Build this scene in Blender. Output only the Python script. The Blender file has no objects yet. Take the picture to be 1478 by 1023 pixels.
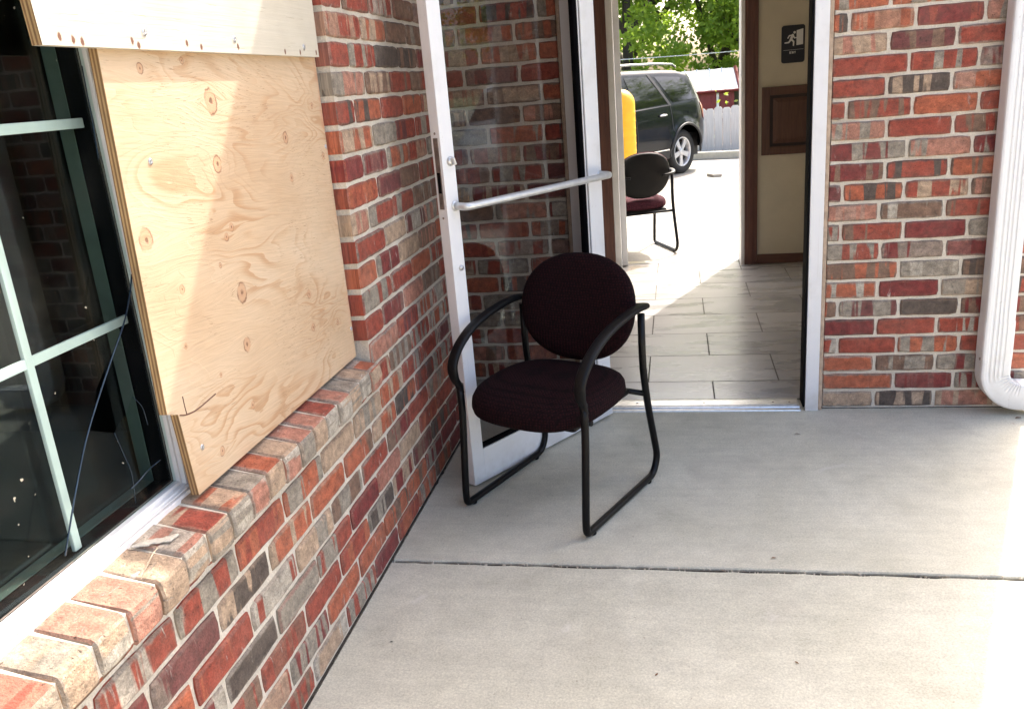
import bpy, bmesh, math, random
import numpy as np
from mathutils import Vector, Matrix
R = math.radians
sc = bpy.context.scene
COL = sc.collection
random.seed(7)

# ------------------------------------------------------------------ camera
CAM_H = 1.45
pitch, roll, yaw = R(17.565), R(-4.809), R(11.80)
right = Vector((math.cos(yaw), math.sin(yaw), 0)); fwd = Vector((-math.sin(yaw), math.cos(yaw), 0)); up = Vector((0, 0, 1))
f2 = fwd*math.cos(pitch) - up*math.sin(pitch); u2 = up*math.cos(pitch) + fwd*math.sin(pitch)
r3 = right*math.cos(roll) + u2*math.sin(roll); u3 = u2*math.cos(roll) - right*math.sin(roll)
cd = bpy.data.cameras.new('camera'); cam = bpy.data.objects.new('camera', cd); COL.objects.link(cam)
m = Matrix.Identity(4)
for i in range(3):
    m[i][0], m[i][1], m[i][2] = r3[i], u3[i], -f2[i]
m[2][3] = CAM_H
cam.matrix_world = m
cd.sensor_width = 36; cd.lens = 36*1223.3/1478; cd.clip_start = 0.03; cd.clip_end = 600
sc.camera = cam

# ------------------------------------------------------------------ world and sun
SUN_AZ, SUN_EL = R(21.5), R(48)          # azimuth from +Y towards +X
w = bpy.data.worlds.new('World'); sc.world = w; w.use_nodes = True
nt = w.node_tree; bg = nt.nodes['Background']
sky = nt.nodes.new('ShaderNodeTexSky'); sky.sky_type = 'NISHITA'; sky.sun_disc = False
sky.sun_elevation = SUN_EL; sky.sun_rotation = SUN_AZ; sky.air_density = .8; sky.dust_density = 5.5; sky.ozone_density = 0.3
nt.links.new(sky.outputs[0], bg.inputs[0]); bg.inputs[1].default_value = 0.15
sd = bpy.data.lights.new('sun', 'SUN'); sd.energy = 2.0; sd.angle = R(0.55); sd.color = (1, .945, .86)
sun = bpy.data.objects.new('sun', sd); COL.objects.link(sun)
sdir = Vector((math.sin(SUN_AZ)*math.cos(SUN_EL), math.cos(SUN_AZ)*math.cos(SUN_EL), math.sin(SUN_EL)))
sun.rotation_euler = sdir.to_track_quat('Z', 'Y').to_euler(); sun.location = (6, 14, 16)
sc.view_settings.view_transform = 'Standard'; sc.view_settings.look = 'None'
sc.view_settings.exposure = 2.12; sc.view_settings.gamma = 1
try:
    sc.cycles.max_bounces = 14; sc.cycles.diffuse_bounces = 6; sc.cycles.transparent_max_bounces = 16
    sc.cycles.use_denoising = True; sc.cycles.sample_clamp_indirect = 8
except Exception:
    pass

# ------------------------------------------------------------------ node helper
class NT:
    def __init__(s, name):
        s.m = bpy.data.materials.new(name); s.m.use_nodes = True
        s.t = s.m.node_tree; s.b = s.t.nodes['Principled BSDF']; s.out = s.t.nodes['Material Output']
    def n(s, typ, **kw):
        x = s.t.nodes.new('ShaderNode'+typ)
        for k, v in kw.items(): setattr(x, k, v)
        return x
    def link(s, a, b): s.t.links.new(a, b)
    def put(s, sock, v):
        if hasattr(v, 'is_linked') or hasattr(v, 'links'): s.link(v, sock)
        else:
            if sock.type == 'RGBA' and len(v) == 3: v = (*v, 1)
            sock.default_value = v
    def math(s, op, a, b=0.5, c=None, clamp=False):
        x = s.n('Math', operation=op, use_clamp=clamp); s.put(x.inputs[0], a); s.put(x.inputs[1], b)
        if c is not None: s.put(x.inputs[2], c)
        return x.outputs[0]
    def mix(s, f, a, b, blend='MIX'):
        x = s.n('Mix', data_type='RGBA', blend_type=blend); s.put(x.inputs[0], f); s.put(x.inputs[6], a); s.put(x.inputs[7], b)
        return x.outputs[2]
    def noise(s, vec, scale=5, detail=4, rough=.55, dist=0, dim='3D'):
        x = s.n('TexNoise', noise_dimensions=dim); 
        if vec is not None: s.link(vec, x.inputs['Vector'])
        x.inputs['Scale'].default_value = scale; x.inputs['Detail'].default_value = detail
        x.inputs['Roughness'].default_value = rough; x.inputs['Distortion'].default_value = dist
        return x.outputs[0]
    def ramp(s, f, stops, interp='LINEAR'):
        x = s.n('ValToRGB'); r = x.color_ramp; r.interpolation = interp
        while len(r.elements) > 1: r.elements.remove(r.elements[-1])
        for i, (p, c) in enumerate(stops):
            e = r.elements[0] if i == 0 else r.elements.new(p)
            e.position = p
            if not hasattr(c, '__len__'): c = (c, c, c)
            e.color = (*c, 1)
        s.put(x.inputs[0], f); return x.outputs[0]
    def smooth(s, v, a, b):
        x = s.n('MapRange', interpolation_type='SMOOTHSTEP'); s.put(x.inputs[0], v); x.inputs[1].default_value = a; x.inputs[2].default_value = b
        return x.outputs[0]
    def mapping(s, vec, scale=(1, 1, 1), rot=(0, 0, 0), loc=(0, 0, 0)):
        x = s.n('Mapping'); s.link(vec, x.inputs[0]); x.inputs['Scale'].default_value = scale; x.inputs['Rotation'].default_value = rot; x.inputs['Location'].default_value = loc
        return x.outputs[0]
    def coord(s, o='Object'): return s.n('TexCoord').outputs[o]
    def bump(s, h, strength=.3, dist=.01, normal=None):
        x = s.n('Bump'); x.inputs['Strength'].default_value = strength; x.inputs['Distance'].default_value = dist
        s.link(h, x.inputs['Height'])
        if normal is not None: s.link(normal, x.inputs['Normal'])
        s.link(x.outputs[0], s.b.inputs['Normal']); return x.outputs[0]
    def col(s, v): s.put(s.b.inputs['Base Color'], v)
    def rough(s, v): s.put(s.b.inputs['Roughness'], v)

def simple(name, c, rough=.5, metal=0, var=.12, vs=18, bump=0, bs=120, coat=0):
    t = NT(name); o = t.coord()
    n1 = t.noise(o, vs, 5)
    t.col(t.mix(t.ramp(n1, [(.3, 0), (.7, 1)]), tuple(x*(1-var) for x in c), tuple(min(1, x*(1+var)) for x in c)))
    t.rough(t.math('ADD', t.math('MULTIPLY', n1, .2), rough-.1)); t.b.inputs['Metallic'].default_value = metal
    if coat: t.b.inputs['Coat Weight'].default_value = coat; t.b.inputs['Coat Roughness'].default_value = .04
    if bump: t.bump(t.noise(o, bs, 3), bump, .004)
    return t.m

M = {}
# ---- bricks
def brick_material():
    t = NT('tumbled_brick')
    a = t.n('Attribute', attribute_name='bcol'); sep = t.n('SeparateColor'); t.link(a.outputs['Color'], sep.inputs[0])
    r, g, b = sep.outputs[0], sep.outputs[1], sep.outputs[2]
    uvm = t.n('UVMap', uv_map='UVm').outputs[0]; uvn = t.n('UVMap', uv_map='UVn').outputs[0]
    o = t.coord()
    red = (.30, .058, .033); org = (.40, .107, .050); deep = (.195, .030, .026); tan = (.43, .30, .20); gry = (.29, .245, .19)
    drk = (.090, .066, .052); plm = (.16, .045, .040); brn = (.20, .115, .075); pnk = (.42, .185, .125); ltg = (.43, .375, .30)
    main = t.ramp(r, [(0, red), (.20, org), (.42, deep), (.54, red), (.66, pnk), (.74, tan), (.80, gry), (.855, brn), (.91, plm), (.94, org), (.97, drk)], 'CONSTANT')
    second = t.ramp(g, [(0, gry), (.22, brn), (.40, tan), (.55, red), (.68, drk), (.78, ltg), (.88, brn), (.94, gry)], 'CONSTANT')
    # offset of the pattern for each brick
    cmb = t.n('CombineXYZ'); t.put(cmb.inputs[0], t.math('MULTIPLY', r, 37.)); t.put(cmb.inputs[1], t.math('MULTIPLY', g, 53.)); t.put(cmb.inputs[2], t.math('MULTIPLY', b, 71.))
    ad = t.n('VectorMath', operation='ADD'); t.link(uvm, ad.inputs[0]); t.link(cmb.outputs[0], ad.inputs[1]); p = ad.outputs[0]
    # stripes that run across the brick (blocks of colour along its length)
    st = t.noise(t.mapping(p, (20, 1.6, 1)), 1, 2.2, .55, .22)
    blk = t.smooth(st, .49, .525)
    amt = t.ramp(b, [(0, 0), (.20, 0), (.40, 1), (1, 1)])
    # worn rim of each face
    sx = t.n('SeparateXYZ'); t.link(uvn, sx.inputs[0])
    dv = t.math('MULTIPLY', t.math('MINIMUM', sx.outputs[1], t.math('SUBTRACT', 1., sx.outputs[1])), .067)
    du = t.math('MULTIPLY', t.math('MINIMUM', sx.outputs[0], t.math('SUBTRACT', 1., sx.outputs[0])), .22)
    d = t.math('MINIMUM', du, dv)
    dn = t.math('ADD', d, t.math('MULTIPLY', t.math('SUBTRACT', t.noise(p, 45, 3), .5), .018))
    rim = t.math('SUBTRACT', 1., t.smooth(dn, .002, .011))
    rim = t.math('MULTIPLY', rim, t.ramp(g, [(0, .25), (1, .95)]))
    c = t.mix(t.math('MULTIPLY', blk, amt), main, second)
    c = t.mix(t.math('MULTIPLY', rim, .9), c, t.mix(.5, second, (.16, .12, .095)))
    # scratches and smears of pale mortar
    sm = t.noise(t.mapping(p, (60, 14, 1), (0, 0, .35)), 1, 5, .65, .6)
    big = t.noise(o, 3.2, 3)
    smear = t.math('MULTIPLY', t.smooth(sm, .60, .72), t.smooth(big, .46, .64))
    c = t.mix(t.math('MULTIPLY', smear, .8), c, (.62, .57, .50))
    fine = t.noise(p, 220, 4, .7); mid = t.noise(p, 38, 4, .6)
    c = t.mix(1., c, t.ramp(mid, [(.25, .52), (.75, 1.42)]), 'MULTIPLY')
    c = t.mix(.7, c, t.ramp(fine, [(.3, .5), (.7, 1.45)]), 'MULTIPLY')
    c = t.mix(t.math('MULTIPLY', t.smooth(t.noise(o, 6, 5, .7), .35, .75), .13), c, (.36, .30, .225))
    pit = t.smooth(t.noise(p, 110, 3), .66, .73)
    c = t.mix(t.math('MULTIPLY', pit, .6), c, (.05, .035, .03))
    t.col(c); t.rough(.82)
    h = t.math('ADD', t.math('MULTIPLY', mid, 1.2), t.math('ADD', t.math('MULTIPLY', fine, .35), t.math('MULTIPLY', smear, .5)))
    t.bump(t.math('SUBTRACT', h, pit), .9, .006)
    return t.m
M['brick'] = brick_material()
def mortar_material():
    t = NT('mortar'); o = t.coord(); n1 = t.noise(o, 9, 5); n2 = t.noise(o, 160, 4, .7)
    c = t.ramp(n1, [(.3, (.57, .505, .405)), (.7, (.74, .67, .56))])
    c = t.mix(.5, c, t.ramp(n2, [(.3, .6), (.7, 1.25)]), 'MULTIPLY')
    t.col(c); t.rough(.95); t.bump(t.math('ADD', n2, t.math('MULTIPLY', t.noise(o, 45, 3), 1.4)), .7, .004); return t.m
M['mortar'] = mortar_material()
def concrete(name, c0, c1, broom=True):
    t = NT(name); o = t.coord()
    n1 = t.noise(o, 1.6, 6, .62, .4); n2 = t.noise(o, 9, 8, .78); n3 = t.noise(o, 170, 5, .75)
    c = t.mix(t.ramp(n1, [(.32, 0), (.66, 1)]), c0, c1)
    c = t.mix(.55, c, t.ramp(n2, [(.28, .66), (.72, 1.18)]), 'MULTIPLY')
    c = t.mix(.75, c, t.ramp(n3, [(.3, .62), (.7, 1.30)]), 'MULTIPLY')
    st = t.noise(t.mapping(o, (1.1, 16, 1)), 2.2, 4, .6, .3)
    c = t.mix(.28, c, t.ramp(st, [(.34, .84), (.66, 1.1)]), 'MULTIPLY')
    # soft darker stains and a few pale scuffs
    blot = t.smooth(t.noise(o, 2.7, 5, .6, .8), .52, .74)
    c = t.mix(t.math('MULTIPLY', blot, .30), c, (.30, .265, .22))
    pale = t.smooth(t.noise(t.mapping(o, (1, 1, 1), (0, 0, .6)), 4.6, 6, .7, .6), .63, .72)
    c = t.mix(t.math('MULTIPLY', pale, .35), c, (.68, .65, .60))
    dots = t.smooth(t.noise(o, 75, 1), .755, .775)
    c = t.mix(t.math('MULTIPLY', dots, .45), c, (.17, .14, .11))
    t.col(c); t.rough(.8)
    t.bump(t.math('ADD', t.math('MULTIPLY', n3, .5), t.math('ADD', t.math('MULTIPLY', st, .8), n2)), .22, .004); return t.m
M['slab'] = concrete('porch_concrete', (.50, .475, .372), (.60, .572, .465))
M['lot'] = concrete('lot_concrete', (.30, .285, .245), (.38, .36, .315))
M['dirt'] = simple('joint_dirt', (.045, .036, .028), .95, var=.6, vs=90, bump=.8)
M['grass'] = simple('rough_grass', (.07, .12, .03), .95, var=.5, vs=3)
# ---- whites, metals, plastics
M['white_alu'] = simple('white_painted_aluminium', (.76, .75, .74), .42, var=.05, vs=9, bump=.04)
M['white_vinyl'] = simple('white_vinyl', (.80, .78, .76), .38, var=.06, vs=14, bump=.06)
M['downspout'] = simple('white_gutter_paint', (.77, .765, .75), .4, var=.05, vs=7, bump=.05)
def grimy(name, c, rough, seed):
    t = NT(name); o = t.coord(); n1 = t.noise(t.mapping(o, (1, 1, 1), (0, 0, 0), (seed, 0, 0)), 5, 6, .65); n2 = t.noise(o, 55, 4, .7)
    k = t.mix(t.math('MULTIPLY', t.smooth(n1, .50, .72), .30), c, (.50, .46, .40))
    k = t.mix(t.math('MULTIPLY', t.smooth(n2, .64, .72), .35), k, (.42, .39, .35))
    st = t.smooth(t.noise(t.mapping(o, (60, 60, 2.2)), 1, 3), .66, .74); k = t.mix(t.math('MULTIPLY', st, .22), k, (.40, .37, .33))
    z = t.n('SeparateXYZ'); t.link(t.n('NewGeometry').outputs['Position'], z.inputs[0])
    low = t.math('MULTIPLY', t.math('SUBTRACT', 1., t.smooth(z.outputs[2], .0, .16)), t.smooth(n1, .35, .6)); k = t.mix(t.math('MULTIPLY', low, .35), k, (.36, .31, .25))
    t.col(k); t.rough(t.math('ADD', t.math('MULTIPLY', n1, .25), rough-.12)); t.bump(n2, .06, .002); return t.m
M['white_alu'] = grimy('white_painted_aluminium', (.77, .76, .75), .42, 1.); M['downspout'] = grimy('white_gutter_paint', (.78, .775, .76), .4, 7.)
M['black'] = simple('black_rubber', (.005, .005, .006), .85, var=.3); M['black'].node_tree.nodes['Principled BSDF'].inputs['Specular IOR Level'].default_value = .08
M['alu'] = simple('brushed_aluminium', (.62, .62, .61), .36, metal=.9, var=.14, vs=40, bump=.15)
M['satin'] = simple('satin_bar', (.66, .67, .66), .38, metal=.55, var=.08, vs=30)
M['bronze'] = simple('aged_steel', (.26, .21, .18), .45, metal=.7, var=.25, vs=60)
M['screw'] = simple('zinc_screw', (.62, .62, .63), .35, metal=.8, var=.2)
M['caulk'] = simple('tan_caulk', (.42, .31, .22), .8, var=.25, vs=40)
M['muntin'] = simple('pale_green_muntin', (.72, .74, .71), .5, var=.05)
M['dimjamb'] = simple('dimmed_inner_jamb', (.12, .145, .135), .6, var=.12, vs=25)  # dimness of the white inner frame painted in as dark grey-green
M['tube'] = simple('black_powder_coat', (.002, .002, .0026), .36, var=.3, vs=60)
M['armpad'] = simple('black_moulded_plastic', (.003, .003, .0035), .45, var=.2, vs=60, bump=.1, bs=400)
M['shell'] = simple('black_back_shell', (.004, .004, .004), .5, var=.2, vs=30, bump=.15, bs=300)
for k_, v_ in (('tube', .22), ('armpad', .22), ('shell', .18)): M[k_].node_tree.nodes['Principled BSDF'].inputs['Specular IOR Level'].default_value = v_
M['tan_wall'] = simple('tan_painted_wall', (.55, .495, .38), .85, var=.06, vs=6, bump=.25, bs=90)
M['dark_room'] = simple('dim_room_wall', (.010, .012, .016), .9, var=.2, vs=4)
M['ceiling'] = simple('ceiling_paint', (.6, .58, .54), .9, var=.05)
M['soffit'] = simple('soffit_paint', (.62, .60, .57), .8, var=.06)
M['shingle'] = simple('shingle', (.10, .09, .08), .95, var=.4, vs=20, bump=.6)
def wood(name, c0, c1, sc_, rough=.5, axis='Z'):
    t = NT(name); o = t.coord()
    s = {'Z': (14, 14, 1.2), 'Y': (14, 1.2, 14), 'X': (1.2, 14, 14)}[axis]
    n1 = t.noise(t.mapping(o, s), sc_, 6, .65, .6)
    c = t.ramp(n1, [(.3, c0), (.7, c1)]); t.col(c); t.rough(rough); t.bump(n1, .15, .003); return t.m
M['casing'] = wood('brown_stained_trim', (.075, .024, .016), (.15, .055, .032), 4, .45)
M['panelwood'] = wood('dark_stained_panel', (.065, .026, .016), (.12, .052, .03), 4, .45)
M['groove'] = simple('groove_shade_brown', (.022, .010, .007), .6)  # shade in the panel recess put into a darker brown
M['woodX'] = wood('brown_base_trim', (.075, .03, .018), (.14, .058, .034), 4, .45, 'X')
def glass(name, tint, refl=1.0, dirt=0, rough=0):
    t = NT(name); t.t.nodes.remove(t.b)
    lw = t.n('LayerWeight'); lw.inputs[0].default_value = .5
    f5 = t.math('POWER', lw.outputs['Facing'], 5.); F = t.math('MULTIPLY', t.math('ADD', t.math('MULTIPLY', f5, .92), .045), refl, clamp=True)
    tr = t.n('BsdfTransparent'); tr.inputs[0].default_value = (*tint, 1)
    gl = t.n('BsdfGlossy'); gl.inputs['Roughness'].default_value = rough
    gl.inputs[0].default_value = (.80, .96, 1.0, 1)
    mx = t.n('MixShader'); t.link(F, mx.inputs[0]); t.link(tr.outputs[0], mx.inputs[1]); t.link(gl.outputs[0], mx.inputs[2])
    last = mx.outputs[0]
    if dirt:
        o = t.coord(); 
        v = t.n('TexVoronoi'); v.inputs['Scale'].default_value = 42; wv = t.mapping(o, (1, 1, 1)); 
        dv = t.n('VectorMath', operation='ADD'); nn = t.n('TexNoise'); nn.inputs['Scale'].default_value = 90; t.link(o, nn.inputs[0])
        sv = t.n('VectorMath', operation='SCALE'); t.link(nn.outputs[1], sv.inputs[0]); sv.inputs['Scale'].default_value = .016
        t.link(o, dv.inputs[0]); t.link(sv.outputs[0], dv.inputs[1]); t.link(dv.outputs[0], v.inputs[0])
        vs = t.n('SeparateColor'); t.link(v.outputs['Color'], vs.inputs[0])
        spot = t.math('MULTIPLY', t.math('LESS_THAN', v.outputs['Distance'], t.math('MULTIPLY', t.math('POWER', vs.outputs[1], 3.), .13)), t.math('GREATER_THAN', vs.outputs[0], .55))
        film = t.math('MULTIPLY', t.smooth(t.noise(o, 7, 5, .7), .4, .8), .035)
        df = t.n('BsdfDiffuse'); df.inputs[0].default_value = (.50, .46, .36, 1)
        m2 = t.n('MixShader'); t.link(t.math('MULTIPLY', t.math('MAXIMUM', t.math('MULTIPLY', spot, .75), film), dirt), m2.inputs[0]); t.link(last, m2.inputs[1]); t.link(df.outputs[0], m2.inputs[2]); last = m2.outputs[0]
    t.link(last, t.out.inputs[0]); return t.m
M['winglass'] = glass('window_glass', (.78, .87, .84), .62, .9)
M['winglass_in'] = glass('inner_window_glass', (.8, .85, .82), .5)
M['doorglass'] = glass('tinted_door_glass', (.56, .555, .545), .8, .12)
M['carglass'] = simple('dark_car_glass', (.004, .005, .006), .06, var=.1)
M['crack'] = simple('glass_crack_edge', (.03, .05, .075), .12, metal=.2, var=.3)  # dark blue stands in for sky reflected along the crack

# ---- plywood
def plywood_material():
    t = NT('plywood_face'); o = t.coord()
    sx = t.n('SeparateXYZ'); t.link(o, sx.inputs[0]); y, z = sx.outputs[1], sx.outputs[2]
    knots = [(1.764,1.468,.030),(1.745,1.337,.021),(1.727,1.18,.011),(1.756,1.197,.012),(1.75,1.047,.026),(1.732,.928,.020),(2.104,1.368,.017),
             (2.103,1.266,.013),(2.099,.956,.014),(2.092,.864,.013),(1.437,1.227,.026),(1.528,1.535,.012),(1.678,1.551,.008),(1.708,.787,.012),(1.52,1.111,.011),
             (1.493,.999,.008),(1.68,1.126,.007),(1.548,.742,.012),(2.33,1.30,.012),(2.30,1.44,.010),(2.26,.83,.009),(1.60,.90,.007)]
    warp = None; kn = None; core = None; ring = None
    for (ky, kz, kr) in knots:
        dy = t.math('MULTIPLY', t.math('SUBTRACT', y, ky), .95); dz = t.math('MULTIPLY', t.math('SUBTRACT', z, kz), .85)
        d = t.math('SQRT', t.math('ADD', t.math('MULTIPLY', dy, dy), t.math('MULTIPLY', dz, dz)))
        # grain bends round the knot
        wv = t.math('MULTIPLY', t.math('POWER', 2.718, t.math('MULTIPLY', d, -1/(kr*2.6))), kr*1.6)
        sg = t.math('MULTIPLY', wv, t.math('SIGN', dz))
        warp = sg if warp is None else t.math('ADD', warp, sg)
        kr *= .82; dn = t.math('ADD', d, t.math('MULTIPLY', t.math('SUBTRACT', t.noise(o, 75, 3, .6), .5), kr*.55))
        k = t.math('SUBTRACT', 1., t.smooth(dn, kr*.75, kr*1.0)); kn = k if kn is None else t.math('MAXIMUM', kn, k)
        c = t.math('SUBTRACT', 1., t.smooth(dn, kr*.10, kr*.36)); core = c if core is None else t.math('MAXIMUM', core, c)
        rg = t.math('SUBTRACT', 1., t.math('MULTIPLY', t.math('ABSOLUTE', t.math('SUBTRACT', dn, kr*.90)), 1/(kr*.16)), clamp=True); ring = rg if ring is None else t.math('MAXIMUM', ring, rg)
    zz = t.math('ADD', t.math('SUBTRACT', z, warp), t.math('MULTIPLY', y, .10))
    cb = t.n('CombineXYZ'); t.link(y, cb.inputs[0]); t.link(zz, cb.inputs[1])
    p = cb.outputs[0]
    big = t.noise(t.mapping(p, (1.3, 3.6, 1)), 1.5, 2, .5, .6)          # cathedral contours of a peeled veneer
    con = t.math('FRACT', t.math('MULTIPLY', t.math('ADD', big, t.math('MULTIPLY', t.noise(t.mapping(p, (6, 40, 1)), 1, 3), .035)), 17.))
    line = t.ramp(con, [(0, .0), (.55, .15), (.86, 1), (.97, .9), (1, 0)])
    region = t.smooth(t.noise(t.mapping(p, (1.6, 2.6, 1), (0, 0, 0), (3, 1, 0)), 1.6, 2), .44, .66)
    fine = t.noise(t.mapping(p, (9, 190, 1)), 1, 4, .6, .1); hair = t.noise(t.mapping(p, (26, 420, 1)), 1, 2, .6)
    tone = t.noise(t.mapping(p, (1, 2, 1)), 2.2, 4)
    c = t.ramp(tone, [(.3, (.52, .355, .215)), (.55, (.585, .425, .275)), (.75, (.62, .48, .335))])
    c = t.mix(t.math('MULTIPLY', t.math('MULTIPLY', line, region), .80), c, (.45, .255, .125))
    c = t.mix(.35, c, t.ramp(fine, [(.3, .66), (.7, 1.18)]), 'MULTIPLY')
    tear = t.math('MULTIPLY', t.smooth(hair, .61, .68), t.smooth(t.noise(o, 5.5, 3), .47, .60))
    c = t.mix(t.math('MULTIPLY', tear, .75), c, (.26, .15, .07))
    c = t.mix(t.math('MULTIPLY', kn, .62), c, (.50, .27, .145))
    c = t.mix(t.math('MULTIPLY', t.math('MULTIPLY', ring, t.smooth(t.noise(o, 26, 2), .38, .62)), .95, clamp=True), c, (.17, .07, .03))
    c = t.mix(t.math('MULTIPLY', core, .75), c, (.13, .05, .025))
    # red rubbing down the edge next to the brick
    edge = t.math('MULTIPLY', t.smooth(y, 2.345, 2.368), t.smooth(t.noise(o, 12, 4), .46, .62))
    c = t.mix(t.math('MULTIPLY', edge, .55), c, (.50, .17, .10))
    t.col(c); t.rough(.72)
    t.bump(t.math('SUBTRACT', t.math('ADD', fine, t.math('MULTIPLY', line, .3)), t.math('ADD', core, tear)), .28, .003)
    return t.m
M['ply'] = plywood_material()
def ply_edge_material():
    t = NT('plywood_edge'); o = t.coord(); sx = t.n('SeparateXYZ'); t.link(o, sx.inputs[0])
    lay = t.math('FRACT', t.math('MULTIPLY', sx.outputs[0], 1/.0072)); n1 = t.noise(t.mapping(o, (60, 60, 8)), 1, 5)
    c = t.mix(t.math('GREATER_THAN', lay, .5), (.46, .29, .13), (.22, .12, .05))
    c = t.mix(.7, c, t.ramp(n1, [(.3, .55), (.7, 1.3)]), 'MULTIPLY'); t.col(c); t.rough(.85); t.bump(n1, .5, .003); return t.m
M['ply_edge'] = ply_edge_material()
def painted_board_material():
    t = NT('cream_painted_plywood'); o = t.coord()
    g = t.noise(t.mapping(o, (1, 3.2, 120)), 1, 4, .6, .15); ck = t.noise(t.mapping(o, (1, 7, 210)), 1, 3, .55, .1); n = t.noise(o, 6, 4)
    c = t.ramp(n, [(.3, (.53, .475, .375)), (.7, (.60, .55, .45))])
    crack = t.math('MULTIPLY', t.smooth(ck, .64, .69), t.smooth(t.noise(o, 4, 3), .36, .55))
    c = t.mix(t.math('MULTIPLY', crack, .5), c, (.34, .26, .17)); c = t.mix(.35, c, t.ramp(g, [(.3, .86), (.7, 1.06)]), 'MULTIPLY')
    for (y, z) in [(1.297,1.582),(1.329,1.578),(1.351,1.576),(1.492,1.581),(1.678,1.583),(1.732,1.577),(1.893,1.581),(2.139,1.576),(2.232,1.576),(2.259,1.587),(2.339,1.578),(1.51,1.574)]:
        ss = t.n('SeparateXYZ'); t.link(o, ss.inputs[0])
        a = t.math('SUBTRACT', ss.outputs[1], y); b = t.math('MULTIPLY', t.math('SUBTRACT', ss.outputs[2], z), .7)
        d = t.math('ADD', t.math('SQRT', t.math('ADD', t.math('MULTIPLY', a, a), t.math('MULTIPLY', b, b))), t.math('MULTIPLY', t.math('SUBTRACT', t.noise(o, 120, 2), .5), .005))
        c = t.mix(t.math('SUBTRACT', 1., t.smooth(d, .003, .0062)), c, (.16, .065, .035))
    t.col(c); t.rough(.6); t.bump(t.math('SUBTRACT', g, crack), .4, .003); return t.m
M['board'] = painted_board_material()
# ---- woven fabric
def fabric(name, c0, c1):
    t = NT(name); o = t.coord()
    ch = t.n('TexVoronoi', feature='F1', distance='CHEBYCHEV'); t.link(t.mapping(o, (1, 1, 1), (0, 0, .785)), ch.inputs[0]); ch.inputs['Scale'].default_value = 115; ch.inputs['Randomness'].default_value = .25
    ch2 = t.n('TexChecker'); t.link(t.mapping(o, (1, 1, 1), (.3, .2, .785)), ch2.inputs[0]); ch2.inputs[3].default_value = 150
    c = t.mix(t.smooth(ch.outputs['Distance'], .15, .55), c1, c0); c = t.mix(t.math('MULTIPLY', ch2.outputs[1], .35), c, (.004, .003, .004))
    t.col(c); t.rough(.92); t.bump(t.math('SUBTRACT', 1., ch.outputs['Distance']), .5, .004); t.b.inputs['Specular IOR Level'].default_value = .12; return t.m
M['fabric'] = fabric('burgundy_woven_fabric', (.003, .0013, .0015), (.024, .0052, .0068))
M['fabric2'] = fabric('paler_burgundy_fabric', (.03, .010, .014), (.13, .035, .05))  # same weave in a paler burgundy for the second chair
# ---- floor tile
def tile_material():
    t = NT('grey_floor_tile'); o = t.coord(); a = t.n('Attribute', attribute_name='bcol'); sp = t.n('SeparateColor'); t.link(a.outputs[0], sp.inputs[0])
    n1 = t.noise(t.mapping(o, (1.4, 5, 1)), 1.6, 5, .5, .1); n2 = t.noise(o, 60, 4)
    c = t.ramp(n1, [(.28, (.33, .325, .315)), (.7, (.43, .42, .41))]); c = t.mix(1., c, t.ramp(sp.outputs[0], [(0, .9), (1, 1.08)]), 'MULTIPLY')
    t.col(c); t.put(t.b.inputs['Roughness'], t.ramp(n1, [(.3, .22), (.7, .36)])); t.bump(n2, .06, .002); return t.m
M['tile'] = tile_material(); M['grout'] = simple('tile_grout', (.07, .063, .056), .9)

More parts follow.
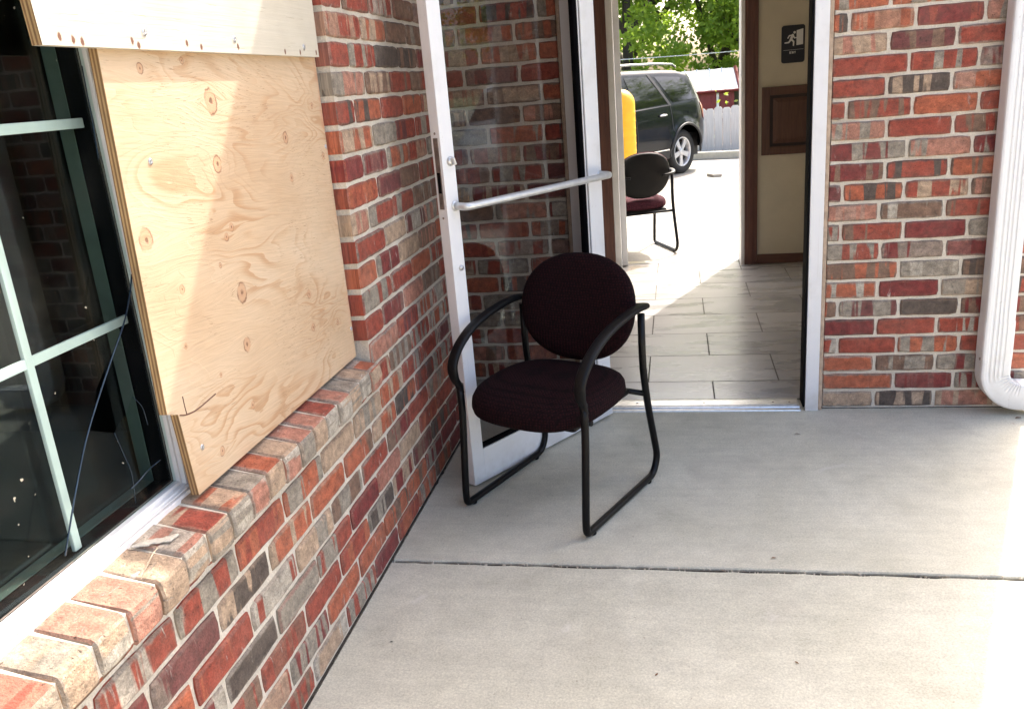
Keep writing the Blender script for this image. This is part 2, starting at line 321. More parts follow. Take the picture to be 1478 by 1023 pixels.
# ------------------------------------------------------------------ mesh helpers
class MB:
    def __init__(s): s.v = []; s.f = []; s.mi = []; s.col = []; s.uvm = []; s.uvn = []; s.smooth = []
    def face(s, pts, mi=0, col=(0, 0, 0), uvm=None, uvn=None, smooth=False):
        i = len(s.v); s.v += [tuple(p) for p in pts]; s.f.append(tuple(range(i, i+len(pts)))); s.mi.append(mi); s.smooth.append(smooth)
        n = len(pts); s.col += [col]*n; s.uvm += (uvm or [(0, 0)]*n); s.uvn += (uvn or [(.5, .5)]*n)
    def grid(s, P, closed_u=False, closed_v=False, mi=0, smooth=True, flip=False):
        nu, nv = len(P), len(P[0]); i0 = len(s.v)
        for row in P: s.v += [tuple(p) for p in row]
        for i in range(nu if closed_u else nu-1):
            for j in range(nv if closed_v else nv-1):
                a = i0+i*nv+j; b = i0+((i+1) % nu)*nv+j; c = i0+((i+1) % nu)*nv+(j+1) % nv; d = i0+i*nv+(j+1) % nv
                q = (a, b, c, d); q = q[::-1] if flip else q
                s.f.append(q); s.mi.append(mi); s.smooth.append(smooth); s.col += [(0, 0, 0)]*4; s.uvm += [(0, 0)]*4; s.uvn += [(.5, .5)]*4
    def ngon_idx(s, idx, mi=0, smooth=False):
        s.f.append(tuple(idx)); s.mi.append(mi); s.smooth.append(smooth); n = len(idx); s.col += [(0, 0, 0)]*n; s.uvm += [(0, 0)]*n; s.uvn += [(.5, .5)]*n
    def box(s, x0, x1, y0, y1, z0, z1, bev=0, mi=0, T=None):
        bm = bmesh.new(); bmesh.ops.create_cube(bm, size=1)
        for v in bm.verts: v.co = Vector(((x0+x1)/2+v.co.x*(x1-x0), (y0+y1)/2+v.co.y*(y1-y0), (z0+z1)/2+v.co.z*(z1-z0)))
        if bev: bmesh.ops.bevel(bm, geom=bm.edges[:], offset=min(bev, .45*min(abs(x1-x0), abs(y1-y0), abs(z1-z0))), segments=2, affect='EDGES', profile=.6)
        if T is not None: bmesh.ops.transform(bm, matrix=T, verts=bm.verts)
        s.add_bm(bm, mi)
    def add_bm(s, bm, mi=0, smooth=False):
        bm.verts.ensure_lookup_table(); i0 = len(s.v); bm.verts.index_update()
        s.v += [tuple(v.co) for v in bm.verts]
        for f in bm.faces: s.ngon_idx([i0+v.index for v in f.verts], mi, smooth)
        bm.free()
    def prism(s, poly, z0, z1, T=None, mi=0):       # polygon in local xy extruded along z
        n = len(poly); T = T or Matrix.Identity(4); i0 = len(s.v)
        s.v += [tuple(T @ Vector((p[0], p[1], z0))) for p in poly]+[tuple(T @ Vector((p[0], p[1], z1))) for p in poly]
        s.ngon_idx([i0+i for i in range(n)][::-1], mi); s.ngon_idx([i0+n+i for i in range(n)], mi)
        for i in range(n): s.ngon_idx([i0+i, i0+(i+1) % n, i0+n+(i+1) % n, i0+n+i], mi)
    def lathe(s, prof, n=32, T=None, mi=0, smooth=True):   # profile of (r, z)
        T = T or Matrix.Identity(4)
        s.grid([[T @ Vector((r*math.cos(2*math.pi*i/n), r*math.sin(2*math.pi*i/n), z)) for (r, z) in prof] for i in range(n)], closed_u=True, mi=mi, smooth=smooth)
    def tube(s, pts, r, n=10, caps=True, mi=0, flat=None, upv=None):
        P = [Vector(p) for p in pts]; rings = []
        prevn = None
        for i, p in enumerate(P):
            t = (P[min(i+1, len(P)-1)]-P[max(i-1, 0)]).normalized()
            ref = Vector(upv) if upv is not None else (prevn if prevn is not None else (Vector((0, 0, 1)) if abs(t.z) < .9 else Vector((1, 0, 0))))
            a = (ref-t*ref.dot(t)).normalized(); b = t.cross(a); prevn = a
            ra, rb = (r, r) if flat is None else flat if not callable(flat) else flat(i/(len(P)-1))
            rings.append([p+a*(ra*math.cos(2*math.pi*k/n))+b*(rb*math.sin(2*math.pi*k/n)) for k in range(n)])
        i0 = len(s.v); s.grid(rings, closed_v=True, mi=mi, flip=True)
        if caps: s.ngon_idx([i0+k for k in range(n)], mi); s.ngon_idx([i0+(len(P)-1)*n+k for k in range(n)][::-1], mi)
    def build(s, name, mat, parent=None, fix=True, brick=False):
        me = bpy.data.meshes.new(name); me.from_pydata(s.v, [], s.f)
        for m_ in (mat if isinstance(mat, (list, tuple)) else [mat]): me.materials.append(m_)
        me.polygons.foreach_set('material_index', s.mi); me.polygons.foreach_set('use_smooth', s.smooth)
        if brick:
            ca = me.color_attributes.new('bcol', 'FLOAT_COLOR', 'CORNER'); ca.data.foreach_set('color', [c for q in s.col for c in (*q, 1)])
            for nm, dat in (('UVm', s.uvm), ('UVn', s.uvn)):
                l = me.uv_layers.new(name=nm); l.data.foreach_set('uv', [c for q in dat for c in q])
        elif fix:
            bm = bmesh.new(); bm.from_mesh(me); bmesh.ops.recalc_face_normals(bm, faces=bm.faces); bm.to_mesh(me); bm.free()
        me.update()
        o = bpy.data.objects.new(name, me); COL.objects.link(o)
        if parent: o.parent = parent
        return o

def thing(name, label, cat, loc=(0, 0, 0), rotz=0, group=None):
    o = bpy.data.objects.new(name, None); COL.objects.link(o); o.location = loc; o.rotation_euler = (0, 0, rotz); o.empty_display_size = .1
    return tag(o, label, cat, group)
def tag(o, label, cat, group=None):
    o['label'] = label; o['category'] = cat
    if group: o['group'] = group
    return o
def struct(o): o['kind'] = 'structure'; return o
def fillet(pts, rad, n=6):
    P = [Vector(p) for p in pts]; out = [P[0]]
    for i in range(1, len(P)-1):
        a, b, c = P[i-1], P[i], P[i+1]; d1 = (a-b); d2 = (c-b); r_ = rad[i] if isinstance(rad, (list, tuple)) else rad
        k = min(r_, d1.length*.48, d2.length*.48); p0 = b+d1.normalized()*k; p1 = b+d2.normalized()*k
        for j in range(n+1):
            t = j/n; out.append(p0*(1-t)**2+b*2*t*(1-t)+p1*t*t)
    out.append(P[-1]); return out
def catmull(pts, n=6):
    P = [Vector(p) for p in pts]; P = [P[0]*2-P[1]]+P+[P[-1]*2-P[-2]]; out = []
    for i in range(1, len(P)-2):
        for j in range(n):
            t = j/n; a, b, c, d = P[i-1], P[i], P[i+1], P[i+2]
            out.append(.5*((2*b)+(c-a)*t+(2*a-5*b+4*c-d)*t*t+(3*b-a-3*c+d)*t**3))
    out.append(P[-2]); return out

# ------------------------------------------------------------------ setting: ground
XA, YB, XE = -.943, 3.625, 1.405        # face of the window wall, face of the entrance wall, outer corner
CH = .0805; Z0 = .003                   # brick course
def slab(x0, x1, y0, y1, z0, z1, jit):
    b = MB(); rnd = random.Random(3)
    nx = int((x1-x0)/.04)
    e0 = []; e1 = []
    for i in range(nx+1):
        x = x0+(x1-x0)*i/nx
        e0.append((x, y0+rnd.uniform(0, jit))); e1.append((x, y1-rnd.uniform(0, jit)))
    for i in range(nx):
        A0, A1, B0, B1 = e0[i], e0[i+1], e1[i], e1[i+1]; r_ = .004
        b.face([(A0[0], A0[1]+r_, z1), (A1[0], A1[1]+r_, z1), (B1[0], B1[1]-r_, z1), (B0[0], B0[1]-r_, z1)])
        b.face([(A0[0], A0[1], z1-r_), (A1[0], A1[1], z1-r_), (A1[0], A1[1]+r_, z1), (A0[0], A0[1]+r_, z1)])
        b.face([(B0[0], B0[1]-r_, z1), (B1[0], B1[1]-r_, z1), (B1[0], B1[1], z1-r_), (B0[0], B0[1], z1-r_)])
        b.face([(A0[0], A0[1], z0), (A1[0], A1[1], z0), (A1[0], A1[1], z1-r_), (A0[0], A0[1], z1-r_)])
        b.face([(B0[0], B0[1], z1-r_), (B1[0], B1[1], z1-r_), (B1[0], B1[1], z0), (B0[0], B0[1], z0)])
    b.face([(x1, y0, z0), (x1, y1, z0), (x1, y1, z1), (x1, y0, z1)])
    return b
JY = 2.314
struct(slab(XA+.004, 3.6, JY+.006, YB+.12, -.09, 0, .0065).build('porch_slab', M['slab'], fix=False))
struct(slab(XA+.004, 3.6, -4.0, JY-.006, -.09, .001, .0055).build('porch_slab', M['slab'], fix=False))
b = MB(); b.box(XA+.004, 3.6, JY-.02, JY+.02, -.085, -.010); struct(b.build('joint_filler', M['dirt']))
b = MB()
b.face([(-70, -60, -.10), (70, -60, -.10), (70, 14.9, -.10), (2.2, 14.9, -.10), (-4, 16.2, -.10), (-70, 16.2, -.10)])
b.face([(-70, 6.82, -.006), (70, 6.82, -.006), (70, 14.5, -.006), (2.2, 14.5, -.006), (-4.6, 16.1, -.006), (-70, 16.1, -.006)])
b.face([(3.62, -60, -.006), (70, -60, -.006), (70, 6.815, -.006), (3.62, 6.815, -.006)])
b.face([(-70, -60, -.006), (3.615, -60, -.006), (3.615, -4.05, -.006), (-70, -4.05, -.006)])
b.face([(1.41, 3.75, -.007), (3.615, 3.75, -.007), (3.615, 6.815, -.007), (1.41, 6.815, -.007)])
struct(b.build('parking_lot', M['lot'], fix=False))
b = MB(); b.face([(-300, -300, -1.45), (300, -300, -1.45), (300, 400, -1.45), (-300, 400, -1.45)]); struct(b.build('ground', M['grass'], fix=False))

b = MB(); rnd = random.Random(17)
def dirt_line(p, d, nrm, L, w0, w1):
    n = int(L/.022); prev = None
    for i in range(n+1):
        q = Vector(p)+Vector(d)*(L*i/n); w_ = rnd.uniform(w0, w1)*(1.8 if rnd.random() < .08 else 1)
        cur = (q-Vector(nrm)*.02, q+Vector(nrm)*w_)
        if prev: b.face([prev[0]+Vector((0, 0, .0022)), cur[0]+Vector((0, 0, .0022)), cur[1]+Vector((0, 0, .0014)), prev[1]+Vector((0, 0, .0014))])
        prev = cur
dirt_line((XA, -1, 0), (0, 1, 0), (1, 0, 0), 4.62, .0005, .0045); dirt_line((XA+.012, YB, 0), (1, 0, 0), (0, -1, 0), .46, .0005, .004); dirt_line((.60, YB, 0), (1, 0, 0), (0, -1, 0), .80, .0005, .004)
struct(b.build('joint_dirt', M['dirt'], fix=False))
b = MB()
for i in range(150):
    x_ = rnd.uniform(XA, 2.2); r_ = rnd.uniform(.0012, .0035); y_ = JY+rnd.uniform(-.007, .008); bm = bmesh.new(); bmesh.ops.create_icosphere(bm, subdivisions=1, radius=r_)
    for v in bm.verts: v.co = Vector((v.co.x*rnd.uniform(.7, 1.6), v.co.y, v.co.z*.7))+Vector((x_, y_, rnd.uniform(-.008, .0005)))
    b.add_bm(bm)
o_ = b.build('joint_crumbs', M['mortar']); o_['kind'] = 'stuff'; o_['label'] = 'pale crumbs caught in the dark joint between the slabs'

# ------------------------------------------------------------------ the building
building = thing('brick_building', 'red and tan brick building with covered entrance and partly boarded window', 'building')

def brick_box(mb, P0, U, V, N, u0, u1, v0, v1, depth, rnd, sides=True):
    """a brick whose face spans u0..u1, v0..v1 on the wall plane; N points outwards"""
    e = .0038; j = lambda a=.0014: rnd.uniform(-a, a)
    out = rnd.uniform(-.0015, .003)
    L, H = u1-u0, v1-v0
    c = (rnd.random(), rnd.random(), rnd.random())
    pt = lambda u, v, n: P0+U*u+V*v+N*n
    # rim with a slightly wobbling outline
    rim = []; nU = max(2, int(L/.03)); nV = 3
    for k in range(nU): rim.append((u0+L*k/nU, v0))
    for k in range(nV): rim.append((u1, v0+H*k/nV))
    for k in range(nU): rim.append((u1-L*k/nU, v1))
    for k in range(nV): rim.append((u0, v1-H*k/nV))
    cu, cv = (u0+u1)/2, (v0+v1)/2
    outer = []; inner = []
    for (u, v) in rim:
        u_, v_ = u+j(), v+j()
        # clip the corners
        if abs(abs(u-cu)-L/2) < 1e-6 and abs(abs(v-cv)-H/2) < 1e-6: u_ -= math.copysign(.0022+abs(j()), u-cu); v_ -= math.copysign(.0018+abs(j()), v-cv)
        outer.append((u_, v_))
        ee = e+abs(j(.003)); inner.append((cu+(u_-cu)*(1-2*ee/L), cv+(v_-cv)*(1-2*ee/H)))
    n = len(rim)
    uvm = lambda q: (q[0]-u0, q[1]-v0)
    uvn = lambda q: ((q[0]-u0)/L, (q[1]-v0)/H)
    zi = [out+j(.0008) for _ in rim]
    mb.face([pt(*q, z) for q, z in zip(inner, zi)], 0, c, [uvm(q) for q in inner], [uvn(q) for q in inner])
    for k in range(n):
        a, b_ = outer[k], outer[(k+1) % n]; c_, d = inner[(k+1) % n], inner[k]
        mb.face([pt(*a, out-.0042), pt(*b_, out-.0042), pt(*c_, zi[(k+1) % n]), pt(*d, zi[k])], 0, c, [uvm(q) for q in (a, b_, c_, d)], [uvn(q) for q in (a, b_, c_, d)], smooth=True)
    if sides:
        for k in range(n):
            a, b_ = outer[k], outer[(k+1) % n]
            mb.face([pt(*a, -depth), pt(*b_, -depth), pt(*b_, out-.0042), pt(*a, out-.0042)], 0, c, [(a[0]-u0, -depth), (b_[0]-u0, -depth), (b_[0]-u0, 0), (a[0]-u0, 0)], [(.3, .5)]*4)

def courses(mb, P0, U, V, N, spans, k0, k1, offs, seed, depth=.02, deep=()):
    """running bond; spans(k) gives the list of (u0,u1) of course k; offs = joint offset for even and odd courses"""
    rnd = random.Random(seed); BL = .239
    for k in range(k0, k1):
        za = Z0+CH*k+.0060; zb = Z0+CH*(k+1)-.0060
        for (u0, u1, zlo, zhi) in spans(k):
            a, b_ = max(za, zlo), min(zb, zhi)
            if b_-a < .012: continue
            o = offs[k % 2]+rnd.uniform(-.008, .008)
            js = []; x = o+BL*math.floor((u0-o)/BL)
            while x < u1+BL: js.append(x+rnd.uniform(-.005, .005)); x += BL
            js = [q for q in js if u0+.05 < q < u1-.05]; js = [u0-.006]+js+[u1+.006]
            for i in range(len(js)-1):
                g0 = js[i]+.0057; g1 = js[i+1]-.0057
                brick_box(mb, P0, U, V, N, g0, g1, a, b_, .10 if (i == 0 and 'lo' in deep or i == len(js)-2 and 'hi' in deep) else depth, rnd)

WTOP = 2.98
# --- window wall (x = XA, runs along y)
WY0, WY1, WZ0, WZ1 = -.75, 2.376, .672, 2.10
mb = MB()
def spansA(k):
    za, zb = Z0+CH*k, Z0+CH*(k+1)
    full = [(-2.6, 3.62, 0, 9)]
    if zb <= .61: return full
    if za < .68: return [(-2.6, WY0, 0, 9), (WY1+.008, 3.62, 0, 9), (WY0, WY1, 0, .598)]
    if za > WZ1-.02: return full
    return [(-2.6, WY0, 0, 9), (WY1, 3.62, 0, 9)]
courses(mb, Vector((XA, 0, 0)), Vector((0, 1, 0)), Vector((0, 0, 1)), Vector((1, 0, 0)), lambda k: [s_ for s_ in spansA(k) if s_[0] != WY1], 0, 37, (.03, .147), 11, .02)
courses(mb, Vector((XA, 0, 0)), Vector((0, 1, 0)), Vector((0, 0, 1)), Vector((1, 0, 0)), lambda k: [s_ for s_ in spansA(k) if s_[0] == WY1], 0, 37, (.02, .14), 12, .02, deep=('lo',))
rec = .006
for (y0, y1, z0, z1) in ((-2.6, WY0-.006, -.1, WTOP), (WY1+.006, 3.7, -.1, WTOP), (WY0-.006, WY1+.006, -.1, .60), (WY0-.006, WY1+.006, WZ1, WTOP)):
    bb = MB(); bb.box(XA-.095, XA-rec, y0, y1, z0, z1)
    for f in bb.f: mb.face([bb.v[i] for i in f], 1)
wallA = mb.build('window_wall', [M['brick'], M['mortar']], building, brick=True)
# --- entrance wall (y = YB, runs along x), left and right of the doorway
DX0, DX1 = -.462, .598
mb = MB()
def spansB(k):
    if Z0+CH*k > 2.2: return [(XA+.004, XE, 0, 9)]
    return [(XA+.004, DX0, 0, 9), (DX1, XE, 0, 9)]
# v axis must keep (U x V = N): U = +x, V = +z, N = -y
courses(mb, Vector((0, YB, 0)), Vector((1, 0, 0)), Vector((0, 0, 1)), Vector((0, -1, 0)), spansB, -1, 37, (.800-.239*3, .648-.239*3), 23)
for (x0, x1, z0, z1) in ((XA-.09, DX0-.006, -.1, WTOP), (DX1+.006, XE-rec, -.1, WTOP), (DX0-.006, DX1+.006, 2.2, WTOP)):
    bb = MB(); bb.box(x0, x1, YB+rec, YB+.10, z0, z1)
    for f in bb.f: mb.face([bb.v[i] for i in f], 1)
wallB = mb.build('entrance_wall', [M['brick'], M['mortar']], building, brick=True)
# --- end wall (x = XE) and back wall
mb = MB()
courses(mb, Vector((XE, 0, 0)), Vector((0, 1, 0)), Vector((0, 0, 1)), Vector((1, 0, 0)), lambda k: [(YB, 6.80, 0, 9)], 0, 37, (.05, .17), 31)
bb = MB(); bb.box(XE-.10, XE-rec, YB+.102, 6.80, -.1, WTOP)
for f in bb.f: mb.face([bb.v[i] for i in f], 1)
mb.build('end_wall', [M['brick'], M['mortar']], building, brick=True)
BX0, BX1, BYI, BYO = -.470, .465, 6.60, 6.80     # back doorway
mb = MB()
def spansC(k):
    if Z0+CH*k > 2.08: return [(-XE, 8, 0, 9)]
    return [(-XE, -BX1-.02, 0, 9), (-BX0+.02, 8, 0, 9)]
courses(mb, Vector((0, BYO, 0)), Vector((-1, 0, 0)), Vector((0, 0, 1)), Vector((0, 1, 0)), spansC, 0, 37, (.05, .17), 41)
for (x0, x1, z0, z1) in ((-8, BX0-.03, -.1, WTOP), (BX1+.03, XE, -.1, WTOP), (BX0-.03, BX1+.03, 2.08, WTOP)):
    bb = MB(); bb.box(x0, x1, BYI+.012, BYO-rec, z0, z1)
    for f in bb.f: mb.face([bb.v[i] for i in f], 1)
mb.build('back_wall', [M['brick'], M['mortar']], building, brick=True)

# --- rowlock sill
mb = MB(); rnd = random.Random(5); mortar = MB()
y = WY1-.008; pitch_s = .0865; tilt = .16
while y > WY0:
    y1_, y0_ = y-.002, y-pitch_s+.004
    c = (rnd.choice([.05, .70, .77, .70, .25, .76, .60, .83, .72]), rnd.choice([.45, .5, .8, .85, .82]), rnd.uniform(0, .45)); cfr = (rnd.choice([.75, .77, .76, .82, .79, .70]), rnd.choice([.45, .82, .05, .86]), rnd.uniform(.2, .9))
    xf = XA+.030+rnd.uniform(-.004, .004); zf = .668+rnd.uniform(-.003, .003); h = .070; j = lambda: rnd.uniform(-.002, .002)
    xb = -1.036; zb = zf+(xf-xb)*tilt
    # outline in the (x,z) section; extruded along y with worn edges
    sec = [(xb, zb), (xf-.010, zf+.0015), (xf-.003, zf-.003), (xf, zf-.010), (xf+.002, zf-h*.5), (xf-.001, zf-h+.006), (xf-.006, zf-h), (xb, zf-h+.02)]
    rings = []
    for (yy, sh) in ((y0_, .004), (y0_+.004, 0), ((y0_+y1_)/2, -.0005), (y1_-.004, 0), (y1_, .004)):
        rings.append([Vector((x_-sh*(1 if x_ > xb+.01 else 0)+j()*.5, yy+j()*.4, z_-(sh if i < 4 else -sh)+j()*.5)) for i, (x_, z_) in enumerate(sec)])
    n = len(sec)
    for i in range(len(rings)-1):
        for k in range(n-1):
            q = [rings[i][k], rings[i+1][k], rings[i+1][k+1], rings[i][k+1]]
            arc = [0, .11, .118, .126, .16, .19, .196, .28]
            uu = [arc[k], arc[k], arc[k+1], arc[k+1]]; vv = [p.y-y0_ for p in q]
            mb.face(q, 0, c if k < 2 else cfr, [(a*1.0, v_) for a, v_ in zip(uu, vv)], [((.08+a*3.0) % 1 if False else min(.98, max(.02, .12+(a/.2)*.76)), v_/.08) for a, v_ in zip(uu, vv)], smooth=False)
    mb.face(rings[0][::-1], 0, cfr, [(0, 0)]*n); mb.face(rings[-1], 0, cfr, [(0, 0)]*n)
    y -= pitch_s
bb = MB(); 
secm = [(-1.036, .685), (XA+.022, .6615), (XA+.024, .604), (-1.036, .604)]
mats = []
for f in ([0, 1, 2, 3],):
    pass
A_ = [Vector((x_, WY0, z_)) for x_, z_ in secm]; B_ = [Vector((x_, WY1-.002, z_)) for x_, z_ in secm]
for k in range(4): mb.face([A_[k], A_[(k+1) % 4], B_[(k+1) % 4], B_[k]], 1)
mb.face(A_[::-1], 1); mb.face(B_, 1)
sill = mb.build('brick_sill', [M['brick'], M['mortar']], building, brick=True); sill['label'] = 'sloping sill of brick headers under the window'
# smear of mortar and a thread of old sealant left on the sill
def blob_strip(name, pts, widths, h, mat, label, cat):
    b_ = MB(); rnd_ = random.Random(9); P = catmull(pts, 5); rings = []
    for i, p in enumerate(P):
        t = i/(len(P)-1); w_ = np.interp(t, np.linspace(0, 1, len(widths)), widths)*rnd_.uniform(.7, 1.3)
        tg = (P[min(i+1, len(P)-1)]-P[max(0, i-1)]).normalized(); s_ = Vector((-tg.y, tg.x, 0))
        rings.append([p+s_*(w_*math.cos(a))+Vector((0, 0, 1))*(h*rnd_.uniform(.6, 1.3)*max(-.3, math.sin(a))) for a in np.linspace(0, 2*math.pi, 9)[:-1]])
    b_.grid(rings, closed_v=True); o = b_.build(name, mat); return tag(o, label, cat)
zs = lambda x: .670+(XA+.03-x)*tilt
blob_strip('sealant_smear', [(x, y_, zs(x)+.002) for x, y_ in ((-1.012, 1.235), (-.99, 1.262), (-.968, 1.278), (-.955, 1.300))], (.002, .013, .009, .012, .003), .004, M['mortar'], 'white smear of dried sealant on the brick window sill', 'sealant')
blob_strip('sealant_thread', [(x, y_, zs(x)+.003+dz) for x, y_, dz in ((-.985, 1.252, .0), (-.955, 1.232, .012), (-.945, 1.205, .018), (-.940, 1.175, .012), (-.938, 1.150, .0))], (.0012, .0011, .001), .0011, M['caulk'], 'thin curled thread of old sealant lying on the brick sill', 'thread')

# --- windows: left unit visible, right unit behind the plywood
def window(y0, y1, name):
    win = bpy.data.objects.new(name, None); COL.objects.link(win); win.parent = building
    z0, z1 = .672, WZ1
    fr = MB()
    # bottom rail in three steps, jambs, head
    for (xa, xb, zt, ins) in ((-1.036, -1.022, .694, 0), (-1.047, -1.034, .703, .010), (-1.06, -1.045, .711, .016)):
        fr.box(xa, xb, y0+ins, y1-ins, z0-.03, zt, .0015)
    fr.box(-1.036, -1.026, y0+.018, y1-.018, .697, .6995, .001)
    for (xa, xb, wd) in ((-1.036, -1.022, .036), (-1.046, -1.034, .045), (-1.06, -1.044, .051)):
        fr.box(xa, xb, y1-wd, y1-.001, .69, z1, .0015); fr.box(xa, xb, y0+.001, y0+wd, .69, z1, .0015); fr.box(xa, xb, y0+.01, y1-.01, z1-wd, z1-.003, .0015)
    fr.build('frame', M['white_vinyl'], win)
    ga = MB(); gy0, gy1, gz0 = y0+.052, y1-.052, .712
    for (xa, xb, a0, a1, c0, c1) in ((-1.062, -1.060, gy1-.002, gy1, gz0, z1-.05), (-1.062, -1.060, gy0, gy0+.002, gz0, z1-.05), (-1.062, -1.060, gy0, gy1, gz0, gz0+.002)): ga.box(xa, xb, a0, a1, c0, c1)
    ga.build('gasket', M['bronze'], win)
    sp = MB()      # dark spacer and rebate between the panes
    sp.box(-1.105, -1.061, gy1, gy1+.02, gz0-.02, z1-.04); sp.box(-1.105, -1.061, gy0-.02, gy0, gz0-.02, z1-.04); sp.box(-1.105, -1.061, gy0-.02, gy1+.02, gz0-.04, gz0)
    sp.build('spacer', M['black'], win)
    st = MB(); st.box(-1.135, -1.105, gy1-.001, gy1+.03, gz0-.02, z1-.04, .002); st.box(-1.135, -1.105, gy0-.03, gy0+.001, gz0-.02, z1-.04, .002); st.box(-1.135, -1.105, gy0, gy1, gz0-.03, gz0+.001, .002)
    st.build('inner_stop', M['dimjamb'], win)
    return win, gy0, gy1, gz0
WSP = 1.528
win, gy0, gy1, gz0 = window(WY0+.002, WSP-.012, 'window')
# outer pane with the broken-out hole
hole = [(1.375, 1.042), (1.41, 1.022), (1.45, .999), (1.455, .986), (1.42, .957), (1.391, .933), (1.358, .903), (1.338, .897), (1.318, .884), (1.298, .893), (1.278, .905), (1.253, .919), (1.285, .95), (1.30, .98), (1.335, 1.01)]
bm = bmesh.new()
def loop(pts): 
    vs = [bm.verts.new((-1.052+.025*(p[0]-gy1), p[0], p[1])) for p in pts]; return [bm.edges.new((vs[i], vs[(i+1) % len(vs)])) for i in range(len(vs))]
ed = loop([(gy0, gz0), (gy1, gz0), (gy1, WZ1-.05), (gy0, WZ1-.05)])+loop(hole)
bmesh.ops.triangle_fill(bm, edges=ed, use_beauty=True)
me = bpy.data.meshes.new('pane'); bm.to_mesh(me); bm.free(); me.materials.append(M['winglass'])
pane = bpy.data.objects.new('pane', me); COL.objects.link(pane); pane.parent = win
b = MB(); b.face([(-1.100, gy0, gz0), (-1.100, gy1, gz0), (-1.100, gy1, WZ1-.05), (-1.100, gy0, WZ1-.05)]); b.build('pane', M['winglass_in'], win, fix=False)
for zc in (1.070, 1.447, 1.824):
    b = MB(); b.box(-1.083, -1.076, gy0, gy1-.006, zc-.009, zc+.009, .002); b.build('muntin', M['muntin'], win)
for yc in (1.183, .896, .609, .322, .035, -.252, -.539):
    b = MB(); b.box(-1.0835, -1.0755, yc-.009, yc+.009, gz0+.002, WZ1-.06, .002); b.build('muntin', M['muntin'], win)
def crack(pts, r): 
    b_ = MB(); b_.tube(catmull([(-1.0515+.025*(p[0]-gy1), p[0], p[1]) for p in pts], 5), r, 6); return b_.build('crack', M['crack'], win)
crack([(1.468, 1.161), (1.445, 1.118), (1.411, 1.072), (1.352, 1.015), (1.288, .951), (1.240, .897), (1.190, .826), (1.161, .781), (1.131, .733)], .0016)
crack([(1.428, .777), (1.385, .774), (1.357, .767), (1.326, .763)], .0013)
crack([(1.455, 1.545), (1.452, 1.479), (1.449, 1.43), (1.444, 1.381)], .0012)
crack([(1.318, .884), (1.33, .83), (1.338, .79), (1.330, .73)], .0006); crack([(1.39, .93), (1.41, .90), (1.415, .86)], .0006)
win2, gy0b, gy1b, gz0b = window(WSP+.012, WY1-.004, 'window')
b = MB(); b.face([(-1.0615, gy0b, gz0b), (-1.0615, gy1b, gz0b), (-1.0615, gy1b, WZ1-.05), (-1.0615, gy0b, WZ1-.05)]); b.build('pane', M['winglass'], win2, fix=False)
b = MB(); b.box(-1.10, -1.0235, WSP-.0115, WSP+.0115, .66, WZ1, .002); b.build('mullion', M['white_vinyl'], building)
# dim room behind the window
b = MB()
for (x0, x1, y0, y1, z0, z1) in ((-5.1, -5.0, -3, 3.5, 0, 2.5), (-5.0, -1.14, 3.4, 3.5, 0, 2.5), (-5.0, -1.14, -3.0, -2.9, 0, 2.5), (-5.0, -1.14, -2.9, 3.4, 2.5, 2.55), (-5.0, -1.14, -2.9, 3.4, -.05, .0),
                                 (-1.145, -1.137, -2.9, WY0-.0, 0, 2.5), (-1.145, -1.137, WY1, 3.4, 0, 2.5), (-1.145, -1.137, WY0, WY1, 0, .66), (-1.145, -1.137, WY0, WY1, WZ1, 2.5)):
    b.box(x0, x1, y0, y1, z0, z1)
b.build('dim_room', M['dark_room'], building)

# ------------------------------------------------------------------ doorway and vestibule
fr = bpy.data.objects.new('doorway_frame', None); COL.objects.link(fr); fr.parent = building
b = MB(); b.box(.526, .580, 3.597, 3.72, .0, 2.16, .003); b.build('jamb', M['white_alu'], fr)
b = MB(); b.box(-.444, -.384, 3.597, 3.72, .0, 2.16, .003); b.build('jamb', M['white_alu'], fr)
b = MB(); b.box(-.384, .526, 3.600, 3.72, 2.10, 2.158, .003); b.build('head', M['white_alu'], fr)
b = MB(); b.box(.517, .525, 3.602, 3.70, .016, 2.099, .002); b.box(-.383, -.372, 3.640, 3.70, .016, 2.099, .002); b.build('weatherstrip', M['black'], fr)
b = MB(); b.box(.581, .597, 3.608, 3.66, .0, 2.19, .004); b.box(-.461, -.445, 3.608, 3.66, 0, 2.19, .004); b.build('caulk_line', M['caulk'], fr)
b = MB()
prof = [(3.598, 0), (3.600, .006), (3.613, .008), (3.616, .004), (3.622, .004), (3.626, .012), (3.650, .014), (3.700, .014), (3.712, .013), (3.728, .009), (3.740, .006), (3.740, 0)]
for i in range(len(prof)-1):
    a, c = prof[i], prof[i+1]; b.face([(-.384, a[0], a[1]), (.508, a[0], a[1]), (.508, c[0], c[1]), (-.384, c[0], c[1])])
for (y_) in (3.636, 3.642): b.box(-.38, .50, y_, y_+.002, .0135, .0150)
thr = b.build('threshold', M['alu'], fr, fix=False)
for x_ in (-.20, .10, .40, .47):
    b = MB(); b.lathe([(0, .0165), (.003, .0162), (.0045, .0148), (.0045, .013)], 12, Matrix.Translation((x_, 3.672, 0))); b.build('screw', M['bronze'], thr)
